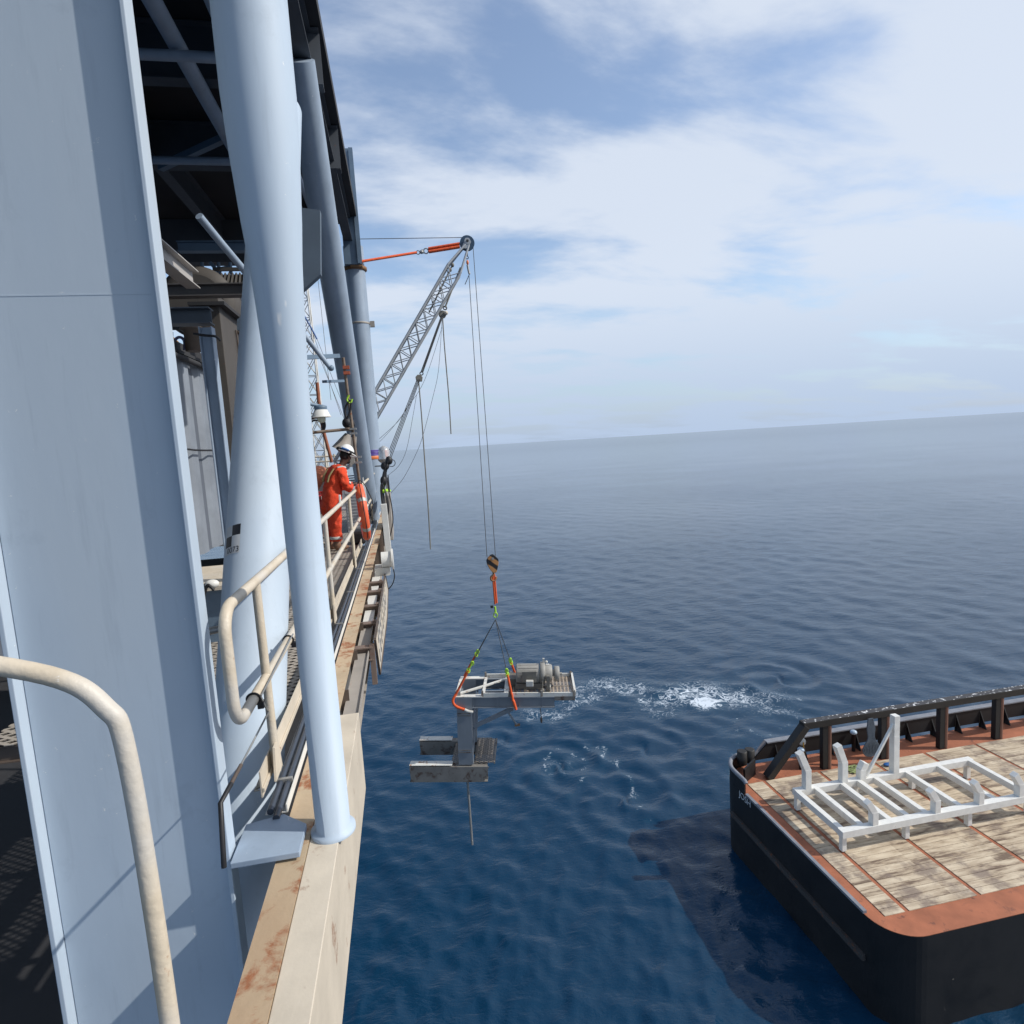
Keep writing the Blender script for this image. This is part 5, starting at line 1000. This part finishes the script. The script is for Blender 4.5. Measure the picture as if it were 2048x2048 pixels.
# raised rounded stern corner and transom cap
cap = [Vector((Xt+.0, y, -16.35)) for y in (17, 20, 22.4, 24.2)]+[Vector((x, y, -16.35+.0)) for x, y in outl[1:9]]
def wallstrip(pts2, z0, z1, th, mb):
    for (x0, y0), (x1, y1) in zip(pts2[:-1], pts2[1:]): mb.beam((x0, y0, (z0+z1)/2), (x1, y1, (z0+z1)/2), th, z1-z0)
cor = [(Xt+.04, 24.2)]+[(x+.04*(1 if i < 6 else 0), y-.04) for i, (x, y) in enumerate(outl)]
m_ = MB(); wallstrip(cor, DK-.02, -16.35, .08, m_); m_.build('corner_bulwark', hull, bt_)
m_ = MB(); m_.tube([Vector((Xt+.05, 24.1, -16.42))]+[Vector((x, y, -16.34)) for x, y in cor], .10, 10); m_.build('corner_cap', hullcap, bt_)
m_ = MB(); m_.beam((Xt+.06, 16.8, DK+.04), (Xt+.06, 24.1, DK+.04), .14, .10); m_.build('transom_cap', hullcap, bt_)
# inner black panel and roller box at the corner
m_ = MB(); m_.prism([(15.1, 25.0, DK), (16.0, 25.55, DK), (16.0, 25.55, -16.2), (15.1, 25.0, -16.3)], (-.05, .08, 0)); m_.build('corner_panel', hull, bt_)
for x_, y_ in ((15.55, 26.0), (16.0, 26.05)): MB().lathe([(.24, -16.6), (.24, -15.95), (.20, -15.93)], (x_, y_, 0), n=20).build('fairlead_roller', gant, bt_)
# starboard bulwark
m_ = MB(); m_.prism([(16.35, Yh-.1, DK+.22), (45, Yh-.1, DK+.22), (45, Yh-.1, -15.95), (17.2, Yh-.1, -15.95)], (0, .08, 0)); m_.build('side_bulwark', hull, bt_)
m_ = MB(); m_.beam((17.15, Yh, -15.92), (45, Yh, -15.92), .34, .06); m_.beam((17.15, Yh, -15.92), (16.3, Yh, DK+.15), .30, .06, up=(0, 1, 0)); m_.build('bulwark_cap', hullcap, bt_)
for x in np.arange(17.6, 34, 1.55):
    m_ = MB(); m_.prism([(x, Yh-.12, DK), (x, Yh-.50, DK), (x, Yh-.12, -16.1)], (.05, 0, 0)); m_.box((x-.06, Yh-.14, DK), (x+.11, Yh-.105, DK+.25)); m_.build('bulwark_bracket', hull, bt_)
# cargo rail
YG = 25.1; ZG = -14.45; ga = at(1606, 1450, Y=YG)
cr = thing('cargo_rail', (19, YG, DK), 'heavy black cargo rail on the boat with a sloping end leg and white-specked top', 'gantry')
b0 = at(1536, 1552, Z=DK); top = Vector((ga.x, YG, ga.z))
MB().beam(Vector((16.35, YG, DK+.02)), top+Vector((.1, 0, -.04)), .34, .42, up=(0, 1, 0)).build('sloping_leg', gant, cr, bevel=.02)
MB().beam(top+Vector((-.08, 0, 0)), (45, YG, top.z), .38, .34).build('top_beam', gant, cr, bevel=.02)
for x in (19.45, 22.75, 26.2, 29.6):
    MB().beam((x, YG, DK), (x, YG, top.z-.17), .30, .26, (0, 1, 0)).build('post', hull, cr, bevel=.01); MB().tube([(x+.22, YG-.05, DK), (x+.24, YG-.05, top.z-.2)], .12, 12).build('bumper', brpost, cr)
bd_ = bpy.data.materials.new('bird_stained_top'); bd_.use_nodes = True; t = bd_.node_tree; b = t.nodes['Principled BSDF']; g = nd(t, 'ShaderNodeNewGeometry')
vo = nd(t, 'ShaderNodeTexNoise', i_Scale=5.0, i_Detail=3.0, i_Roughness=.6); t.links.new(g.outputs['Position'], vo.inputs[0]); vm = nd(t, 'ShaderNodeMapRange', i_1=.585, i_2=.62); t.links.new(vo.outputs[0], vm.inputs[0])
mx = nd(t, 'ShaderNodeMix', data_type='RGBA'); t.links.new(vm.outputs[0], mx.inputs[0]); mx.inputs[6].default_value = (.045, .045, .05, 1); mx.inputs[7].default_value = (.62, .62, .62, 1); t.links.new(mx.outputs[2], b.inputs['Base Color']); b.inputs['Roughness'].default_value = .8
MB().beam(top+Vector((.0, 0, .175)), (45, YG, top.z+.175), .36, .008).build('stained_top', bd_, cr)

# bollards / rollers behind the rail
for px, lab in ((1527, None),): pass
for (px, py, lab) in ((1602, 1538, 'thin black stanchion with a blue-white cap behind the sloping rail leg'), (1700, 1497, 'taller black bitt with a pale round cap between the rail posts')):
    q = at(px, py, Z=DK); o = thing('mooring_bitt', tuple(q), lab, 'bollard', 'bitts along the bulwark'); q = Vector((q.x, min(q.y, Yh-.35), DK))
    LOC[o.name] = q; o.location = q
    MB().lathe([(.09, 0), (.09, .95), (.14, .97)], q, n=16).build('shaft', hull, o); MB().ball(q+Vector((0, 0, 1.02)), .17, (1, 1, .7)).build('cap', paint('pale_blue_cap', (.40, .50, .60), .35, .1), o)
pr_ = thing('tow_pin', tuple(at(1604, 1530, Z=DK)), 'grey round-headed pin with a yellow rope end behind the first white stanchion', 'tow pin'); q = LOC[pr_.name]
MB().lathe([(.16, 0), (.14, .9), (.10, 1.1)], q, n=16).build('shaft', brown, pr_); MB().ball(q+Vector((0, 0, 1.25)), .19).build('head', whited, pr_); MB().tube([q+Vector((-.05, -.19, 1.3)), q+Vector((-.05, -.2, .6)), q+Vector((0, -.22, .45))], .03, 8).build('rope', paint('yellow_rope', (.5, .28, .06), .8), pr_)
# hanging rope hank
q = at(1741, 1437, Y=YG-.32); rh = MB()
for i in range(11):
    a_ = (i-5)*.045; rh.tube(smoothpts([q+Vector((a_*.5, 0, 0)), q+Vector((a_*.9, -.03, -.5)), q+Vector((a_*.75, -.05, -1.0)), q+Vector((a_*2.0, -.06, -1.5)), q+Vector((a_*1.4, -.05, -1.85)), q+Vector((0, -.05, -1.95))], 4), .035, 7)
tag(rh.build('rope_hank', ropeb), 'hank of blue-grey mooring rope hanging from the cargo rail', 'rope')
q = at(1777, 1456, Y=Yh-.22); lb = thing('life_ring', tuple(q), 'orange life ring hung on the boat bulwark near the right edge', 'life ring')
MB().torus(q, .235, .075, (0, 1, 0), 32, 12).build('ring', ring_m, lb); MB().box((q.x-.1, q.y+.03, q.z-.2), (q.x+.12, q.y+.08, q.z+.1)).build('bracket', whited, lb)
jq = at(1478, 1592, X=Xt-.004); textmesh('JOSH', .44, (Xt-.004, jq.y, jq.z), (0, -1, 0), (0, 0, 1), 'lettering', chequer_w, bt_, .004)
# white cradle frame on deck
ZR = -16.0; rk = thing('white_cradle', (18, 21.5, DK), 'white welded steel pipe cradle with bent stanchions standing on the boat deck', 'cradle'); bw = .29
fr2 = MB()
YA = 22.5
fr2.beam((15.95, YA, ZR-.145), (25.2, YA, ZR-.145), bw, bw); fr2.beam((15.9, 19.6, ZR-.145), (25.2, 19.6, ZR-.145), bw, bw)
fr2.build('long_beam', white, rk, bevel=.01)
for i, x in enumerate((16.05, 16.95, 18.25, 19.1, 19.95, 21.6, 23.3, 25.0)): MB().beam((x, 19.7, ZR-.145), (x, YA-.14, ZR-.145), bw*.8, bw*.98).build('cross_beam', white, rk, bevel=.01)
for x in (16.1, 19.0, 22.0, 25.0):
    for y in (19.7, YA): MB().beam((x, y, DK+.05), (x, y, ZR-.25), .2, .2, (0, 1, 0)).build('leg', white, rk, bevel=.01)
def stanch(bx, by, kx, ky, tx_, ty_, Y=YA, wdt=.29, lab=None):
    b__, k__, t__ = at(bx, by, Y=Y), at(kx, ky, Y=Y), at(tx_, ty_, Y=Y); b__.z = ZR-.02; b__.x = k__.x
    MB().beam(b__, k__+Vector((0, 0, .02)), wdt, wdt, (0, 1, 0)).beam(k__+Vector((0, .002, -.03)), t__, wdt-.006, wdt-.006, (0, 1, 0)).build('stanchion', white, rk, bevel=.012)
stanch(1612, 1575, 1613, 1538, 1598, 1505); stanch(1687, 1560, 1686, 1522, 1674, 1490); stanch(1722, 1556, 1722, 1538, 1729, 1524)
stanch(1785, 1545, 1789, 1470, 1790, 1430)
for x in (17.4, 20.3, 22.4, 24.4):
    MB().beam((x, 19.6, ZR-.02), (x, 19.6, ZR+.55), .26, .26, (0, 1, 0)).beam((x, 19.602, ZR+.5), (x-.3, 19.6, ZR+1.0), .25, .25, (0, 1, 0)).build('stanchion', white, rk, bevel=.012)
a_ = at(1732, 1552, Y=YA-.02); b_ = at(1787, 1447, Y=YA-.02); MB().beam(a_, b_, .10, .12, (0, 1, 0)).build('diagonal', white, rk, bevel=.006)
q = at(1707, 1540, Z=DK+.06); m_ = MB(); rs = random.Random(3)
for i in range(10): m_.tube(smoothpts([q+Vector((rs.uniform(-.5, .5), rs.uniform(-.3, .3), .03)) for _ in range(4)], 4), .03, 6)
tag(m_.build('green_rope', greenr), 'tangle of green-yellow rope on the deck planks behind the cradle', 'rope')
q = at(1775, 1530, Z=DK+.06); tag(MB().ball(q+Vector((0, 0, .04)), .17, (1.3, .8, .35)).ball(q+Vector((.16, .05, .03)), .12, (1, .8, .35)).build('blue_rag', bluep), 'small crumpled blue rag on the planks near the right edge', 'rag')
